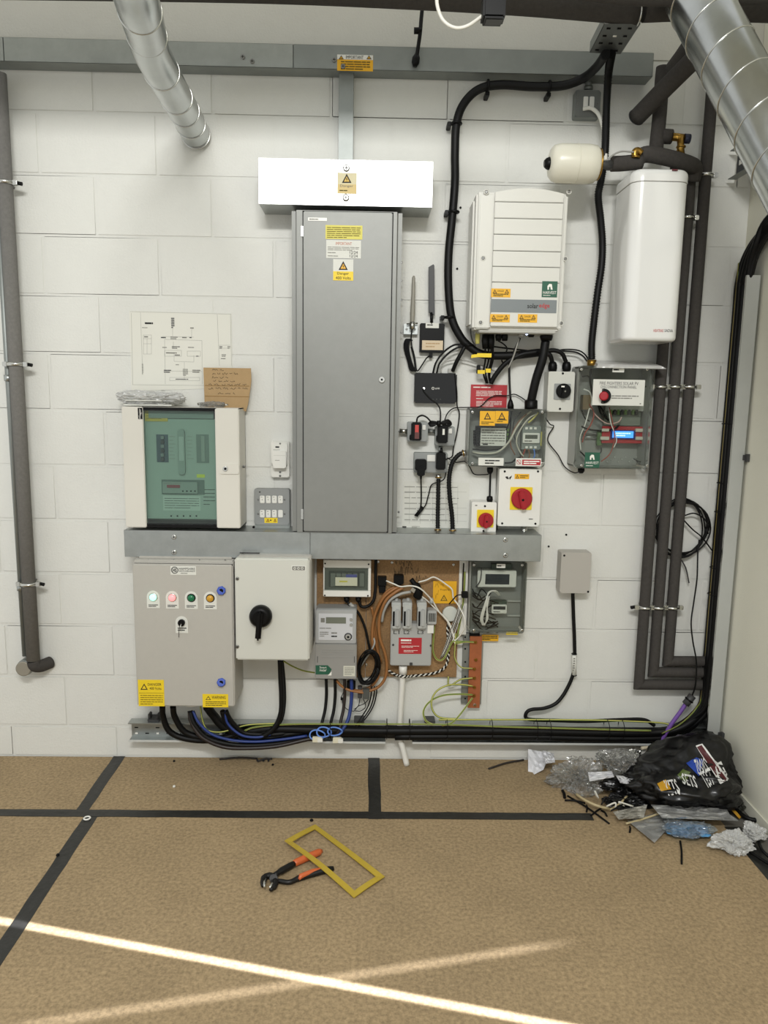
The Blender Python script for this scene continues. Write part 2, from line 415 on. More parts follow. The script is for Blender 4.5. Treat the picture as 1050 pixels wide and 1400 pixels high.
# hardboard sheets laid on the floor
XA = F(163, 1034).x; XB = F(511, 1034).x; YA = F(400, 1111).y; XC = F(1022, 1166, 0).x; XA2 = F(118, 1124).x
G = .0015
def sheet(x0, x1, y0, y1):
    MB().box(x0+G, x1-G, -y1+G, -y0-G, -.0034, 0, .0008, 1).build('board', HARD, floor)
for a in ((-2.5, XA, YA, -.004), (XA, XB, YA, -.004), (XB, XC+.02, YA, -.004), (-2.5, XA2, YA-2.44, YA), (XA2, XC, YA-2.44, YA)): sheet(*a)
def tape(label, pts, w, group=None):
    """cloth tape strip with slightly ragged edges stuck flat on the boards"""
    b = MB(); rn = random.Random(len(pts)*7+int(w*1000)); P = []
    a, c = Vector(pts[0]), Vector(pts[1]); L = (c-a).length; n = max(6, int(L/.06)); t = (c-a).normalized(); s = Vector((-t.y, t.x, 0))
    row = []
    for i in range(n+1):
        p = a.lerp(c, i/n); e1 = rn.uniform(-.0015, .0015); e2 = rn.uniform(-.0015, .0015)
        row.append([p+s*(w/2+e1), p+s*w*.17+Vector((0, 0, rn.uniform(0, .0008))), p-s*w*.17, p-s*(w/2+e2)])
    for zt in (0,):
        vs = [[b.b.verts.new((q.x, q.y, q.z+.0010)) for q in r] for r in row]; vb = [[b.b.verts.new((q.x, q.y, .0001)) for q in r] for r in row]
        for i in range(n):
            for k in range(3):
                b.b.faces.new((vs[i][k], vs[i][k+1], vs[i+1][k+1], vs[i+1][k]))
            b.b.faces.new((vs[i][0], vs[i+1][0], vb[i+1][0], vb[i][0])); b.b.faces.new((vs[i][3], vb[i][3], vb[i+1][3], vs[i+1][3]))
        for i in (0, n):
            for k in range(3): b.b.faces.new((vs[i][k], vb[i][k], vb[i][k+1], vs[i][k+1]))
    o = b.build('floor_tape', TAPE); tag(o, label, 'tape'); return o
z = 0
tape('long black tape strip across the whole floor parallel to the wall', ((-2.3, YA-.003, .0012), (.86, YA-.012, .0012)), .046)
tape('short black tape strip from the wall to the long strip, left side of the floor', (( (XA+W(163,1034).x)/2, -.002, z), (XA, YA-.02, z)), .05)
tape('short black tape strip running out from the wall at mid floor below the white pipe', ((XB, -.001, z), (XB+.004, YA-.035, z)), .05)
tape('long black tape strip running toward the viewer at far left of the floor', ((XA2, YA-.015, z), (XA2, YA-2.2, z)), .05)
tape('wide black tape strip by the right wall below the clear plastic scraps', ((XC+.022, -.52, 0), (XC+.022, -1.6, 0)), .06)

# ================================================================== HIGH LEVEL: trunking, ducts, pipes
def trunk(name, label, px, d, joints=(), screws=(), m=GALV, ends=True):
    t = thing(name, label, 'trunking'); X0, X1, Z0, Z1 = rect(*px, d)
    MB().box(X0, X1, .001, d-.0015, Z0+.002, Z1-.002).build('body', m, t)
    xs = [X0]+[W(j, (px[1]+px[3])/2, d).x for j in joints]+[X1]
    for a, c in zip(xs, xs[1:]): MB().box(a+.0006, c-.0006, d-.0015, d, Z0, Z1, .0012).build('lid', m, t)
    for x, y in screws: screw(t, x, y, d, 7, CHROME)
    return t
X0, X1, Z0_, Z1_ = -1.9, W(893, 95, .085).x, 2.758, 2.838
t = thing('cable_trunking', 'long galvanised steel trunking across the top of the block wall', 'trunking')
MB().box(X0, X1, .006, .083, Z0_, Z1_).build('body', GALVD, t)
xs = [X0, W(5, 70, .085).x, W(401, 80, .085).x, X1]
for a, c in zip(xs, xs[1:]): MB().box(a+.0006, c-.0006, .083, .085, Z0_-.001, Z1_+.001, .001).build('lid', GALVD if c > 0 else GALV, t)
for x, y in ((332, 78), (345, 84), (457, 82), (469, 91)): screw(t, x, y, .085, 6)
st = part('warning_label', YELD, t, (461, 75, 510, 97), .085, .086, 0)
part('label_header', WHITE, t, (461, 75, 510, 81.5), .0858, .0865, 0)
text(st, 'IMPORTANT', (473, 76, 497, 80.5), .0867)
warn(st, (463, 75.5, 470, 81), .0867); warn(st, (501, 75.5, 508, 81), .0867)
lines(st, (466, 83, 506, 96), 4, .0864, INKY)
t = trunk('trunking_drop', 'narrow galvanised drop trunking joining the bright hood to the top run', (463, 98, 483, 224), .05, m=GALVD)
MB().box(-2.0, 1.2, .02, .028, 2.839, 2.846).build('sealant_line', BLACKM, t) if False else None

# bright hood above the tall cabinet
t = thing('trunking_hood', 'wide bright galvanised trunking box on top of the tall grey cabinet', 'trunking')
HX0, HX1, HZ0, HZ1 = rect(353.5, 219, 591.5, 281, .17)
MB().box(HX0, HX1, .001, .168, HZ0, HZ1).build('body', GALV, t)
MB().box(HX0-.001, HX1+.001, .168, .17, HZ0-.001, HZ1+.002, .001).build('lid', HOODM, t)
screw(t, 473.5, 230, .17, 9); screw(t, 473, 270.5, .17, 9)
st = part('worn_warning_label', mat('faded_label', '#c9c09a', .5), t, (461, 236, 488, 265), .17, .171, 0)
warn(st, (467.5, 237.5, 480.5, 250), .1712, fill=mat('faded_yellow', '#c9a63a'))
part('label_band', mat('faded_band', '#c9b273', .5), st, (461.5, 252, 487.5, 264.5), .171, .1713, 0)
text(st, 'Danger', (465, 252.5, 483, 256.5), .1715, INKG); lines(st, (464, 258, 484, 263), 1, .1714, INKY, .3)

# tall grey cabinet
t = thing('electrical_cabinet', 'tall satin grey steel cabinet with one narrow locked door under the bright hood', 'cabinet')
D = .165
CX0, CX1, CZ0, CZ1 = rect(398.5, 288, 546.5, 728.5, D)
b = MB(); b.box(CX0, CX1, .003, D-.004, CZ0, CZ1, 0)
bmesh.ops.bevel(b.b, geom=[e for e in b.b.edges if abs(e.verts[0].co.z-e.verts[1].co.z) > .5 and e.verts[0].co.y < -.1], offset=.02, segments=5, affect='EDGES')
b.build('body', GREYP, t)
DX0, DX1, DZ0, DZ1 = rect(415, 290, 533, 727, D)
MB().box(DX0-.004, DX1+.004, D-.0045, D-.0035, DZ0-.003, DZ1+.003).build('door_gasket', BLACKM, t)
door = MB().box(DX0, DX1, D-.003, D+.004, DZ0, DZ1, .003).build('door', GREYP, t)
for y in (316, 703): part('hinge', CHROME, t, (411.5, y-7, 414.5, y+7), D-.002, D+.003, .0005)
o = MB().knob(W(522, 519, D+.004), .012, .006).build('lock', CHROME, door); MB().knob(W(522, 519, D+.0101), .004, .0005).build('keyhole', BLACKM, t)
MB().box(W(522,519,D).x-.001, W(522,519,D).x+.001, D+.004, D+.005, DZ0+.4, DZ0+.41) if False else None
for y in (359, 384, 410, 455, 590, 700): screw(t, 549 if y < 500 else 545, y, .05, 3)
DD = D+.0041
part('maker_plate', WHITE, t, (421, 297.5, 447, 302), DD, DD+.0015, .0004)
lines(t, (423, 298.3, 445, 301.2), 1, DD+.0016, INKG, .5, words=10)
st = part('yellow_notice', YELP, t, (445, 308, 495.5, 327), DD, DD+.0008, 0); lines(st, (447, 310, 493, 326), 6, DD+.0009, INKY, .35)
st = part('white_notice', PAPER, t, (446, 328.5, 493.5, 353), DD, DD+.0008, 0)
text(st, 'IMPORTANT', (459, 331, 481, 335), DD+.0009, mat('ink_red', '#b2603c'))
lines(st, (448, 337, 491, 343), 3, DD+.0009, INKG, .35); lines(st, (448, 344.5, 468, 346.5), 1, DD+.0009, INKG); lines(st, (448, 349, 474, 351), 1, DD+.0009, INKG)
text(st, '12/24', (478, 343, 489, 347), DD+.0009, INK); text(st, '12/24', (478, 348, 489, 352), DD+.0009, INK)
st = part('danger_label', PAPER, t, (455.5, 354.5, 483, 383.5), DD, DD+.0008, 0)
part('danger_band', YEL, st, (455.5, 371, 483, 383.5), DD+.0008, DD+.0011, 0); warn(st, (463, 357, 475.5, 369), DD+.0009)
text(st, 'Danger', (461, 372, 477, 376.5), DD+.0012); text(st, '400 Volts', (459, 378, 479.5, 382), DD+.0012)

# spiral ducts
def duct(label, pts, r, rings, seams_r=.003, closed_end=False, helix=None):
    t = thing('ventilation_duct', label, 'duct'); P = sm(pts, 6)
    MB().tube(P, r, 40).build('duct_body', DUCTM, t)
    for c, ax in rings:
        MB().ring(c, ax, r, seams_r, 40, 6).build('seam', CHROME, t)
    return t
p = [W(150, -190, 1.9), W(172, -60, 1.32), W(187, 0, 1.1), W(199, 42, .87)]
p2 = [W(206, 68, .74), W(221, 98, .59)]
p3 = [W(236, 125, .42), W(254, 156, .2), W(268, 184, .02)]
allp = p+p2+p3
rg = []
for a, c, s in ((p[0], p[1], .5), (p[2], p[3], .3), (p[2], p[3], 1.15), (p2[0], p2[1], 1.0), (p3[0], p3[1], .25), (p3[0], p3[1], .85), (p3[1], p3[2], .45), (p3[1], p3[2], .97)):
    rg.append((a.lerp(c, s), c-a))
t = duct('smaller galvanised spiral duct bending down into the wall at upper left', allp, .054, rg, .0022)
for (x, y, d) in ((182, 45, .93), (210, 40, .9), (204, 103, .62), (225, 85, .6)):
    o = MB().tube([W(x, y, d), W(x, y, d+.006)], .004, 10).build('rivet', CHROME, t)
# big duct
def fromcam(x, y, dist):
    v = ray(x, y); return CAM+v*(dist/v.dot(_f))
A0, A1 = fromcam(951, -5, 2.32), fromcam(1087, 253, 2.06)
DR = .087; ax = (A1-A0); Bt, Be = A0-ax*.5, A0+ax*2.15
t = thing('ventilation_duct', 'large galvanised spiral duct crossing the top right corner', 'duct')
MB().tube([Bt, A0, A1, Be], DR, 64).build('duct_body', DUCTM, t)
# one continuous helical lock seam
axn = ax.normalized(); u = axn.orthogonal().normalized(); w = axn.cross(u); L = (Be-Bt).length; pitch = .13; N = int(L/pitch*48)
H = [Bt+axn*(L*i/N)+(u*math.cos(2*math.pi*(L*i/N)/pitch)+w*math.sin(2*math.pi*(L*i/N)/pitch))*(DR+.0005) for i in range(N+1)]
MB().tube(H, .0022, 6).build('spiral_seam', CHROME, t)

# dark lagged pipe along the ceiling
def lagged(label, pts, r, m=FOAM, name='lagged_pipe', k=6, n=24, caps=()):
    t = thing(name, label, 'pipe'); MB().tube(sm(pts, k) if len(pts) > 2 else [Vector(q) for q in pts], r, n).build('lagging', m, t); return t
PY = .45
t = lagged('dark lagged pipe running along the ceiling above the top trunking', [W(-600, -30, PY), W(-150, -20, PY), W(330, -13, PY), W(560, -4, PY), W(700, 4, PY), W(790, 11, PY), W(872, 18, PY)], .0345)
MB().tube([W(835, 2, PY+.03), W(873, 6, PY+.03)], .006, 8).build('rust_stain', mat('rust', '#6e3d1c', .9, var=.3, vs=60), t)
MB().ring(W(872.5, 18, PY), W(873, 18, PY)-W(860, 18, PY), .035, .003).build('joint', CHROME, t)
lagged('dark lagged pipe continuing behind the large duct at the top right', [W(880, 15, PY), W(960, 13, PY), W(1110, 17, PY)], .033)
lagged('thin dark pipe tight to the ceiling above the perforated bracket', [W(790, -6, .6), W(900, 2, .6), W(1100, -2, .6)], .014)
t = thing('ceiling_sensor', 'small black box hanging from the ceiling pipe with a white flex', 'sensor')
part('housing', BLACK, t, (661, -12, 692, 23), .8, .86, .006); part('lower_lip', DARKG, t, (664, 21, 689, 26), .81, .85, .003)
cable('thin white flex looping down from the black box at the ceiling', [(597, -15, .8), (598, 8, .8), (606, 28, .8), (622, 38, .8), (640, 35, .8), (662, 20, .82)], 3.5, WHW)
t = thing('cable_tail', 'thin black cable hanging over the top trunking with a knob end', 'cable')
MB().tube(sm([W(579, -5, .12), W(576, 25, .12), W(574, 48, .12), W(569, 82, .1)], 8), .007, 8).build('sheath', CABLE, t)
MB().tube([W(570, 74, .1), W(569, 79, .1), W(568, 86, .1), W(567, 91, .1)], [.008, .014, .014, .007], 14).build('end_seal', BLACK, t)
MB().tube([W(566, 42, .12), W(576, 42, .12)], .011, 10).build('clip', BLACK, t)
# lagged pipe run at far left, with bare conduit beside it
def clamp(label, x, y, d, r, wpx=0, tail=-1, parent=None, group='pipe clamps'):
    t = thing('pipe_clamp', label, 'clamp', None); c = W(x, y, d)
    MB().ring(c, (0, 0, 1), r+.001, .0075, 28, 6).build('band', CHROME, t)
    for s in (-1, 1): MB().box(c.x+s*(r+.013)-.009, c.x+s*(r+.013)+.009, d-.006, d+.013, c.z-.009, c.z+.009, .002).build('ear', CHROME, t)
    e = c+Vector((tail*(r+.02), 0, 0)); MB().tube([e, e+Vector((tail*.016, 0, -.003))], .007, 10).build('bolt_end', BLACKM, t)
    MB().cyl(Vector((c.x, -.002, c.z)), Vector((c.x, -(d-r), c.z)), .005, n=8).build('wall_stud', STEEL, t)
    return t
XL = W(27.8, 600, .07).x
lagged('thick grey lagged vertical pipe at the far left of the wall', [Vector((XL, -.07, 2.72)), Vector((XL, -.07, .46))], .0265, FOAML)
t = thing('lagged_pipe', 'short lagged stub turning into the wall at the foot of the far left pipe', 'pipe')
MB().tube(sm([Vector((XL, -.07, .455)), Vector((XL+.005, -.068, .435)), Vector((XL+.02, -.045, .425)), Vector((XL+.04, -.004, .425))], 5), .026, 20).build('lagging', FOAM, t)
XG = XL-.043
t = thing('metal_conduit', 'slim grey metal conduit beside the far left lagged pipe', 'conduit')
MB().cyl(Vector((XG, -.05, 2.75)), Vector((XG, -.05, .47)), .0105, n=14).build('tube', GALVD, t)
for y in (517, 803): MB().cyl(W(0, y, .05)*0+Vector((XG, -.05, W(20, y, .05).z+.012)), Vector((XG, -.05, W(20, y, .05).z-.012)), .0155, n=14).build('coupling', GALV, t)
t = thing('conduit_box', 'round metal conduit box at the foot of the far left conduit', 'junction box')
MB().knob(Vector((XG+.005, -.002, .425)), .034, .075, 28).build('body', GALVD, t); MB().knob(Vector((XG+.005, -.078, .425)), .031, .006, 28).build('lid', mat('tan_lid', '#918c80', .5, .3), t)
def column(X, y, d):                       # photo column of a vertical line at row y
    lo, hi = -200, 1250
    for _ in range(40):
        mi = (lo+hi)/2
        if W(mi, y, d).x < X: lo = mi
        else: hi = mi
    return lo
for y, w_ in ((250, 'highest'), (498, 'middle'), (798, 'lowest')): clamp('%s zinc clamp on the thick grey pipe at far left' % w_, column(XL, y, .07), y, .07, .0265, tail=1)

# lagged pipes at the right
RP = .022; DP = .06
P1x, P2x, P3x = W(890.5, 700, DP).x, W(909.5, 700, DP).x, W(929, 700, DP).x
ends = {}
LBL = ['left', 'middle', 'right']
z1, z2, z3 = W(910, 936, DP).z, W(915, 919, DP).z, W(930, 904, DP).z
XE = XR-.02
def mitre(label, pts, r, m=FOAM):
    t = thing('lagged_pipe', label, 'pipe'); P = [Vector(q) for q in pts]; out = []; 
    MB().tube(sm(P[:1]+P[1:], 1), r, 24).build('lagging', m, t); return t
def elbowed(label, x, zb, ztop, m=FOAM, xe=XE):
    t = thing('lagged_pipe', label, 'pipe')
    # vertical and horizontal lengths cut at 45 degrees where they meet
    b = MB(); n = 28
    def ringv(c, f): return [b.b.verts.new(f(math.cos(2*math.pi*k/n)*RP, math.sin(2*math.pi*k/n)*RP)) for k in range(n)]
    top = ringv(0, lambda a, c: (x+a, -DP+c, ztop)); mid = ringv(0, lambda a, c: (x+a, -DP+c, zb+a)); end = ringv(0, lambda a, c: (xe, -DP+c, zb+a))
    for p_, q_ in ((top, mid), (mid, end)):
        for k in range(n):
            f = b.b.faces.new((p_[k], p_[(k+1) % n], q_[(k+1) % n], q_[k])); f.smooth = True
    b.b.faces.new(top); b.b.faces.new(end)
    for e in b.b.edges:
        if all(v in mid for v in e.verts): e.smooth = False
    b.build('lagging', m, t)
    return t
elbowed('left one of three dark lagged pipes turning right near the floor', P1x, z1, 2.45)
elbowed('middle one of three dark lagged pipes rising beside the white heater', P2x, z2, W(955, 235, .1).z-.0)
elbowed('right one of three dark lagged pipes, rising to the large duct', P3x, z3, 2.80)
for X, nm, ys in ((P1x, 'left', (529, 830)), (P2x, 'middle', (298, 529, 830)), (P3x, 'right', (240, 529, 830))):
    for y in ys:
        # pixel column of this pipe at this row
        lo, hi = 800, 1040
        for _ in range(30):
            mi = (lo+hi)/2
            if W(mi, y, DP).x < X: lo = mi
            else: hi = mi
        clamp('zinc clamp on the %s lagged pipe, %s' % (nm, {240: 'level with the heater top', 298: 'beside the heater', 529: 'beside the clear disconnection box', 830: 'near the pipe elbows'}[y]), lo, y, DP, RP)
t = lagged('dark lagged stub sloping up from above the heater toward the large duct', [W(871, 160, .1), W(905, 125, .22), W(946, 84, .36), W(960, 71, .42)], .032)
MB().tube([W(871, 160, .1)+Vector((-.002, -.0, -.001)), W(868, 163, .09)], [.033, .02], 24).build('end_cap', DARKG, t)
lagged('dark vertical lagged pipe standing between the heater and the sloping stub', [W(896, 212, .1), W(901, 165, .1), W(905, 112, .1), W(907, 92, .1)], .026)
lagged('dark lagged pipe arching over the heater top and down its right side', [W(872, 216, .14), W(884, 211, .14), W(905, 214, .14), W(925, 219, .14), W(943, 225, .13), Vector((P2x-.004, -.105, W(950, 229, .12).z)), Vector((P2x, -.085, W(953, 245, .1).z))], .029, k=5)
lagged('short horizontal lagged length between the vessel and the heater pipework', [W(836, 224, .16), W(852, 223.5, .16), W(876, 221, .15)], .027)
lagged('lagged tee stub reaching right to the brass valve above the heater', [W(903, 186, .1), W(918, 187, .1)], .026)
lagged('dark lagged pipe passing behind the large duct near the corner', [W(950, 60, .3), W(938, 78, .3), W(925, 95, .2)], .04)
t = thing('brass_valve', 'brass valve with dark blue cap above the heater', 'valve')
MB().tube([W(930, 213, .12), W(930.5, 200, .12), W(931, 186, .12)], [.017, .012, .015], 16).build('stem', BRASS, t)
MB().tube([W(919, 187, .12), W(937, 189, .12)], .014, 16).build('body', BRASS, t)
MB().tube([W(935, 189.5, .12), W(943, 190, .12)], .017, 16).build('cap', mat('blue_cap', '#1b2038', .5), t)
MB().ring(W(931, 201, .12), (0, 0, 1), .014, .004).build('nut', BRASS, t)
t = thing('brass_elbow', 'brass elbow fitting at the left of the heater pipe arch', 'fitting')
MB().tube(sm([W(868, 216, .18), W(868, 208, .18), W(872, 206, .18), W(877, 210, .18)], 5), .012, 14).build('body', BRASS, t)
MB().ring(W(869, 215, .18), (0, 0, 1), .013, .004).build('nut', BRASS, t)
cable('thin pale capillary tube from the brass elbow to the vessel', [(867, 208, .19), (850, 207, .2), (838, 212, .21), (829, 221, .22)], 2.2, GRW, name='capillary_tube', cat='tube')

# perforated bracket hanging under the ceiling pipe
def zpl(x, y, z): v = ray(x, y); return CAM+v*((z-CAM.z)/v.z)
t = thing('perforated_tray', 'short perforated steel tray section under the ceiling pipe with black cables below', 'cable tray')
c4 = [zpl(826, 33, 2.77), zpl(875, 33, 2.77), zpl(848, 74, 2.77), zpl(806, 72, 2.77)]
up = Vector((0, 0, .0015)); MB().hull([c+up for c in c4]+list(c4)).build('tray_plate', mat('dark_galv', '#6b6e6c', .5, .6), t)
fl = Vector((0, 0, .035))
MB().hull([c4[0]+fl, c4[3]+fl, c4[3]+fl+Vector((.0015, 0, 0)), c4[0]+fl+Vector((.0015, 0, 0)), c4[0], c4[3], c4[3]+Vector((.0015, 0, 0)), c4[0]+Vector((.0015, 0, 0))]).build('side_flange', GALVD, t)
MB().hull([c4[1]+fl, c4[2]+fl, c4[2]+fl+Vector((.0015, 0, 0)), c4[1]+fl+Vector((.0015, 0, 0)), c4[1], c4[2], c4[2]+Vector((.0015, 0, 0)), c4[1]+Vector((.0015, 0, 0))]).build('side_flange', GALVD, t)
for i in range(4):
    for j in range(3):
        s, q = (i+.5)/4, (j+.6)/3.3
        a = c4[0].lerp(c4[3], s); e = c4[1].lerp(c4[2], s); c = a.lerp(e, q); 
        MB().tube([c+Vector((-.006, 0, -.0008)), c+Vector((.006, 0, -.0008))], .0035, 8).build('slot', INKW if (i, j) == (1, 1) else BLACKM, t)
# twin spur at top right
t = thing('switched_spur', 'grey metal clad spur with two white rockers high on the wall', 'switch')
part('back_box', GALVD, t, (786, 123, 821, 161), .002, .04, .004, rad=.008); part('front_plate', DARKG if False else mat('dark_metal_clad', '#70726f', .45, .4), t, (787, 124, 820, 160), .04, .044, .0015, rad=.008)
for x in (801, 809.5): part('rocker', WHITE, t, (x-3.2, 131.5, x+3.2, 147), .044, .049, .002)
for x, y in ((790, 142), (816, 142)): screw(t, x, y, .044, 2.5)
MB().cyl(W(804.5, 124, .02), W(805, 106, .02), .012, n=16).build('conduit_entry', GALVD, t)
MB().cyl(W(804.5, 123, .02), W(804.7, 118, .02), .016, n=16).build('coupler', GALVD, t)
cable('white flex curving from the high spur down past the vessel', [(797, 149, .05), (808, 148, .06), (818, 156, .07), (824, 172, .08), (828, 195, .1), (828, 220, .14)], 5, WHW)

# expansion vessel
t = thing('expansion_vessel', 'cream cylindrical expansion vessel with a black end cap, left of the heater', 'vessel')
a, c = W(750, 223, .24), W(820, 225, .24); 
MB().lathe(a, c, [(0, .028), (.03, .048), (.09, .060), (.2, .066), (.75, .067), (.9, .063), (.97, .05), (1, .035)], 36).build('shell', VESS, t)
MB().lathe(W(744, 224, .25), W(754, 223.5, .25), [(0, .012), (.3, .019), (.9, .024), (1, .02)], 20).build('end_cap', BLACK, t)
MB().ring(a.lerp(c, .53), c-a, .0668, .0012, 40).build('weld_line', VESS, t)
MB().ring(a.lerp(c, .975), c-a, .05, .004, 36).build('collar', BRASS, t)
MB().lathe(c, W(833, 226, .22), [(0, .014), (.5, .014), (1, .018)], 16).build('outlet', DARKG, t)

# water heater
t = thing('water_heater', 'tall white gloss wall mounted water heater beside the dark pipes', 'water heater')
HD = .28
hz1 = W(890, 229, HD).z; hz0 = W(870, 466, HD).z; hx1 = W(937.5, 350, HD).x; hx0 = hx1-.268; hx0 = .957
hx0 = .922
def rounded_body(b, X0, X1, d0, d1, r, prof):
    """plan with rounded front corners; prof = [(z, inset), ...] from bottom to top"""
    rings = []
    for z, s in prof:
        P = []; rr = max(.004, r-s)
        for cx, cd_, a0 in ((X1-s-rr, d1-s-rr, 0), (X0+s+rr, d1-s-rr, 90)):
            for i in range(11):
                a = math.radians(a0+9*i); P.append((cx+rr*math.cos(a), cd_+rr*math.sin(a)))
        P = [(X1-s, d0)]+P+[(X0+s, d0)]; rings.append([b.b.verts.new((x, -d, z)) for x, d in P])
    n = len(rings[0])
    for a, c in zip(rings, rings[1:]):
        for k in range(n): b.b.faces.new((a[k], a[(k+1) % n], c[(k+1) % n], c[k]))
    b.b.faces.new(list(reversed(rings[0]))); b.b.faces.new(rings[-1])
def rnd(z0, z1, q, n=5): return [(z0+q*(1-math.cos(math.radians(90*i/n))), q*(1-math.sin(math.radians(90*i/n)))) for i in range(n+1)]
zc = hz1-.045; q = .016; qt = .022
b = MB(); rounded_body(b, hx0, hx1, .09, HD, .045, rnd(hz0, zc, q)+[(zc-.003, 0), (zc-.0015, .0015)]); b.build('casing', WHITEG, t)
b = MB(); rounded_body(b, hx0-.002, hx1+.002, .09, HD+.002, .046, [(zc, .0015), (zc+.0015, 0)]+[(hz1-qt*(1-math.sin(math.radians(90*i/5))), qt*(1-math.cos(math.radians(90*i/5)))) for i in range(6)]); b.build('top_cap', WHITEG, t)
MB().box(hx0+.06, hx0+.15, .003, .095, hz0+.06, hz1-.08, .004).build('mounting_frame', WHITE, t)
part('badge', mat('badge_red', '#5a1420', .4), t, (919, 231, 927, 233.5), HD+.001, HD+.0035, .0008)
text(t, 'HEATRAE', (893.5, 450, 907, 454), HD+.0005, mat('ink_redb', '#b02a2a')); text(t, 'SADIA', (908.5, 450, 920, 454), HD+.0005, INK)
for o in t.children:
    if o.name.startswith(('casing', 'top_cap')):
        for f in o.data.polygons: f.use_smooth = True
        try: o.data.set_sharp_from_angle(angle=math.radians(33))
        except Exception: pass
# ================================================================== EQUIPMENT ABOVE THE LONG TRUNKING
t = trunk('cable_trunking', 'long galvanised trunking across mid wall under the grey cabinet', (170, 728, 740, 764.5), .15, joints=(424,), screws=((238, 734), (238, 755), (691, 738), (691, 759)), m=GALV)

# distribution board with tinted glass door
t = thing('distribution_board', 'cream distribution board with green tinted glass door panel', 'distribution board')
D = .15
X0, X1, Z0, Z1 = rect(169, 557, 327.5, 722, D)
W0, W1, WZ0, WZ1 = rect(197.5, 557, 295, 720, D)
b = MB(); b.box(X0, X1, .001, .008, Z0, Z1, 0)
for q in ((X0, X0+.004, Z0, Z1), (X1-.004, X1, Z0, Z1), (X0, X1, Z0, Z0+.004), (X0, X1, Z1-.004, Z1)): b.box(q[0], q[1], .001, D-.02, q[2], q[3])
b.build('body', BOARDW, t)
MB().box(X0+.002, X1-.002, D-.02, D-.017, Z0-.002, Z1+.002).box(X0+.006, X1-.006, D-.06, D-.02, Z0+.002, Z0+.012).build('gasket', BLACKM, t) if False else None
b = MB()
b.box(X0, W0, D-.018, D, Z0, Z1, .003); b.build('door_panel', BOARDW, t); b = MB(); b.box(W1, X1, D-.018, D, Z0+.002, Z1-.002, .003)
b.build('door_panel', BOARDW, t)
b = MB(); b.box(W0-.004, W1+.004, D-.018, D-.008, Z1-.014, Z1-.001); b.box(W0-.004, W1+.004, D-.018, D-.008, Z0, Z0+.016); b.build('door_rail', BLACKM, t)
MB().box(W0-.003, W1+.003, D-.010, D-.007, Z0+.012, Z1-.012).build('glass_pane', GLASSG, t)
ID = .115
IX0, IX1 = X0+.03, X1-.03
plate_m = mat('board_inner_plate', '#8f9a90', .5)
pl = MB().box(IX0, IX1, ID-.01, ID, Z0+.03, Z1-.045, .002).build('inner_plate', plate_m, t)
part('inner_header', mat('inner_header', '#777f78', .5), t, (203, 562, 292, 572), ID-.01, ID+.004, 0)
def ip(px, name, m, d0=0, d1=.002, bev=0, rad=0, par=None): return part(name, m, par or t, px, ID+d0, ID+d1, bev, rad)
ip((198, 560, 229, 576), 'yellow_label', mat('olive_label', '#b39b3d', .5), 0, .003); lines(t, (200, 563, 226, 574), 3, ID+.003, INKY, .2)
for x in (230.5, 239, 248, 256.5, 265.5): ip((x-1, 570, x+1, 572), 'vent_hole', BLACKM, 0, .001)
for x in (234, 242.5, 251, 260, 268.5): ip((x-1, 704.5, x+1, 706.5), 'vent_hole', BLACKM, 0, .001)
ip((214, 594, 230, 632), 'breaker_bay', mat('bay_dark', '#3d4a52', .6), 0, .002)
for i in range(6): ip((219.5, 596+i*6, 224, 600.5+i*6), 'breaker', DARKG if i % 2 else mat('breaker_grey', '#6c7470'), .002, .010, .001)
ip((268.5, 594, 285.5, 633), 'blank_bay', mat('bay_grey', '#68736b', .6), 0, .002); ip((275, 596, 280, 631), 'blank_strip', mat('blank_grey', '#80897f'), .002, .006, .001)
ip((243, 587, 252.5, 649), 'busbar_cover', mat('cover_grey', '#808b82'), 0, .012, .002, .011)
ip((244.5, 597, 251, 630), 'busbar_window', mat('window_grey', '#98a198'), .012, .014, .001)
for i in range(7): lines(t, (231.5, 596+i*5, 241, 598+i*5), 1, ID, INKG, .3, seed=i, words=2); lines(t, (256, 596+i*5, 266, 598+i*5), 1, ID, INKG, .25, seed=i+9, words=2)
ip((221, 656, 279.5, 676), 'main_switch_bay', mat('bay_green', '#5a665e', .6), 0, .002); ip((222, 659, 270, 675), 'main_switch', mat('switch_body', '#7d877e', .5), .002, .012, .002)
ip((228, 663, 246, 667), 'switch_row', mat('switch_red', '#7c3a3f'), .012, .016, .001)
for x in (250, 255.5, 261, 266.5): ip((x-1, 672-1.4, x+1, 672.4), 'terminal', BLACKM, .012, .013)
lines(t, (224, 660, 268, 662), 1, ID+.0125, INKG, .4)
ip((269, 648.5, 280, 653), 'small_yellow_label', mat('lime_label', '#b9bd3e'), 0, .001)
ip((223, 678, 274, 698), 'circuit_notice', mat('notice_pale', '#a3aca2', .6), 0, .001); lines(t, (225, 680, 272, 696), 5, ID+.001, DARKG, .22, words=3)
lines(t, (278, 667, 294, 692), 5, ID, DARKG, .2, words=2)
part('badge', BLACK, t, (188.5, 557.5, 194.5, 573), D, D+.0015, .0005); text(t, 'Hager', (189.5, 558.5, 193.5, 572), D+.0016, INKW, rot=90)
o = MB(); X_, x_, z0_, z1_ = rect(300, 634, 327, 648, D); o.rbox(None, D-.001, D+.004, .008, .001, real=(X_, x_, z0_, z1_)); o.build('latch', BOARDW, t)
MB().knob(W(308, 641, D+.004), .010, .003).build('lock', CHROME, t); MB().knob(W(308, 641, D+.0071), .005, .001).build('keyhole', BLACKM, t)
screw(t, 333.5, 638, .08, 4)
TOPZ = Z1
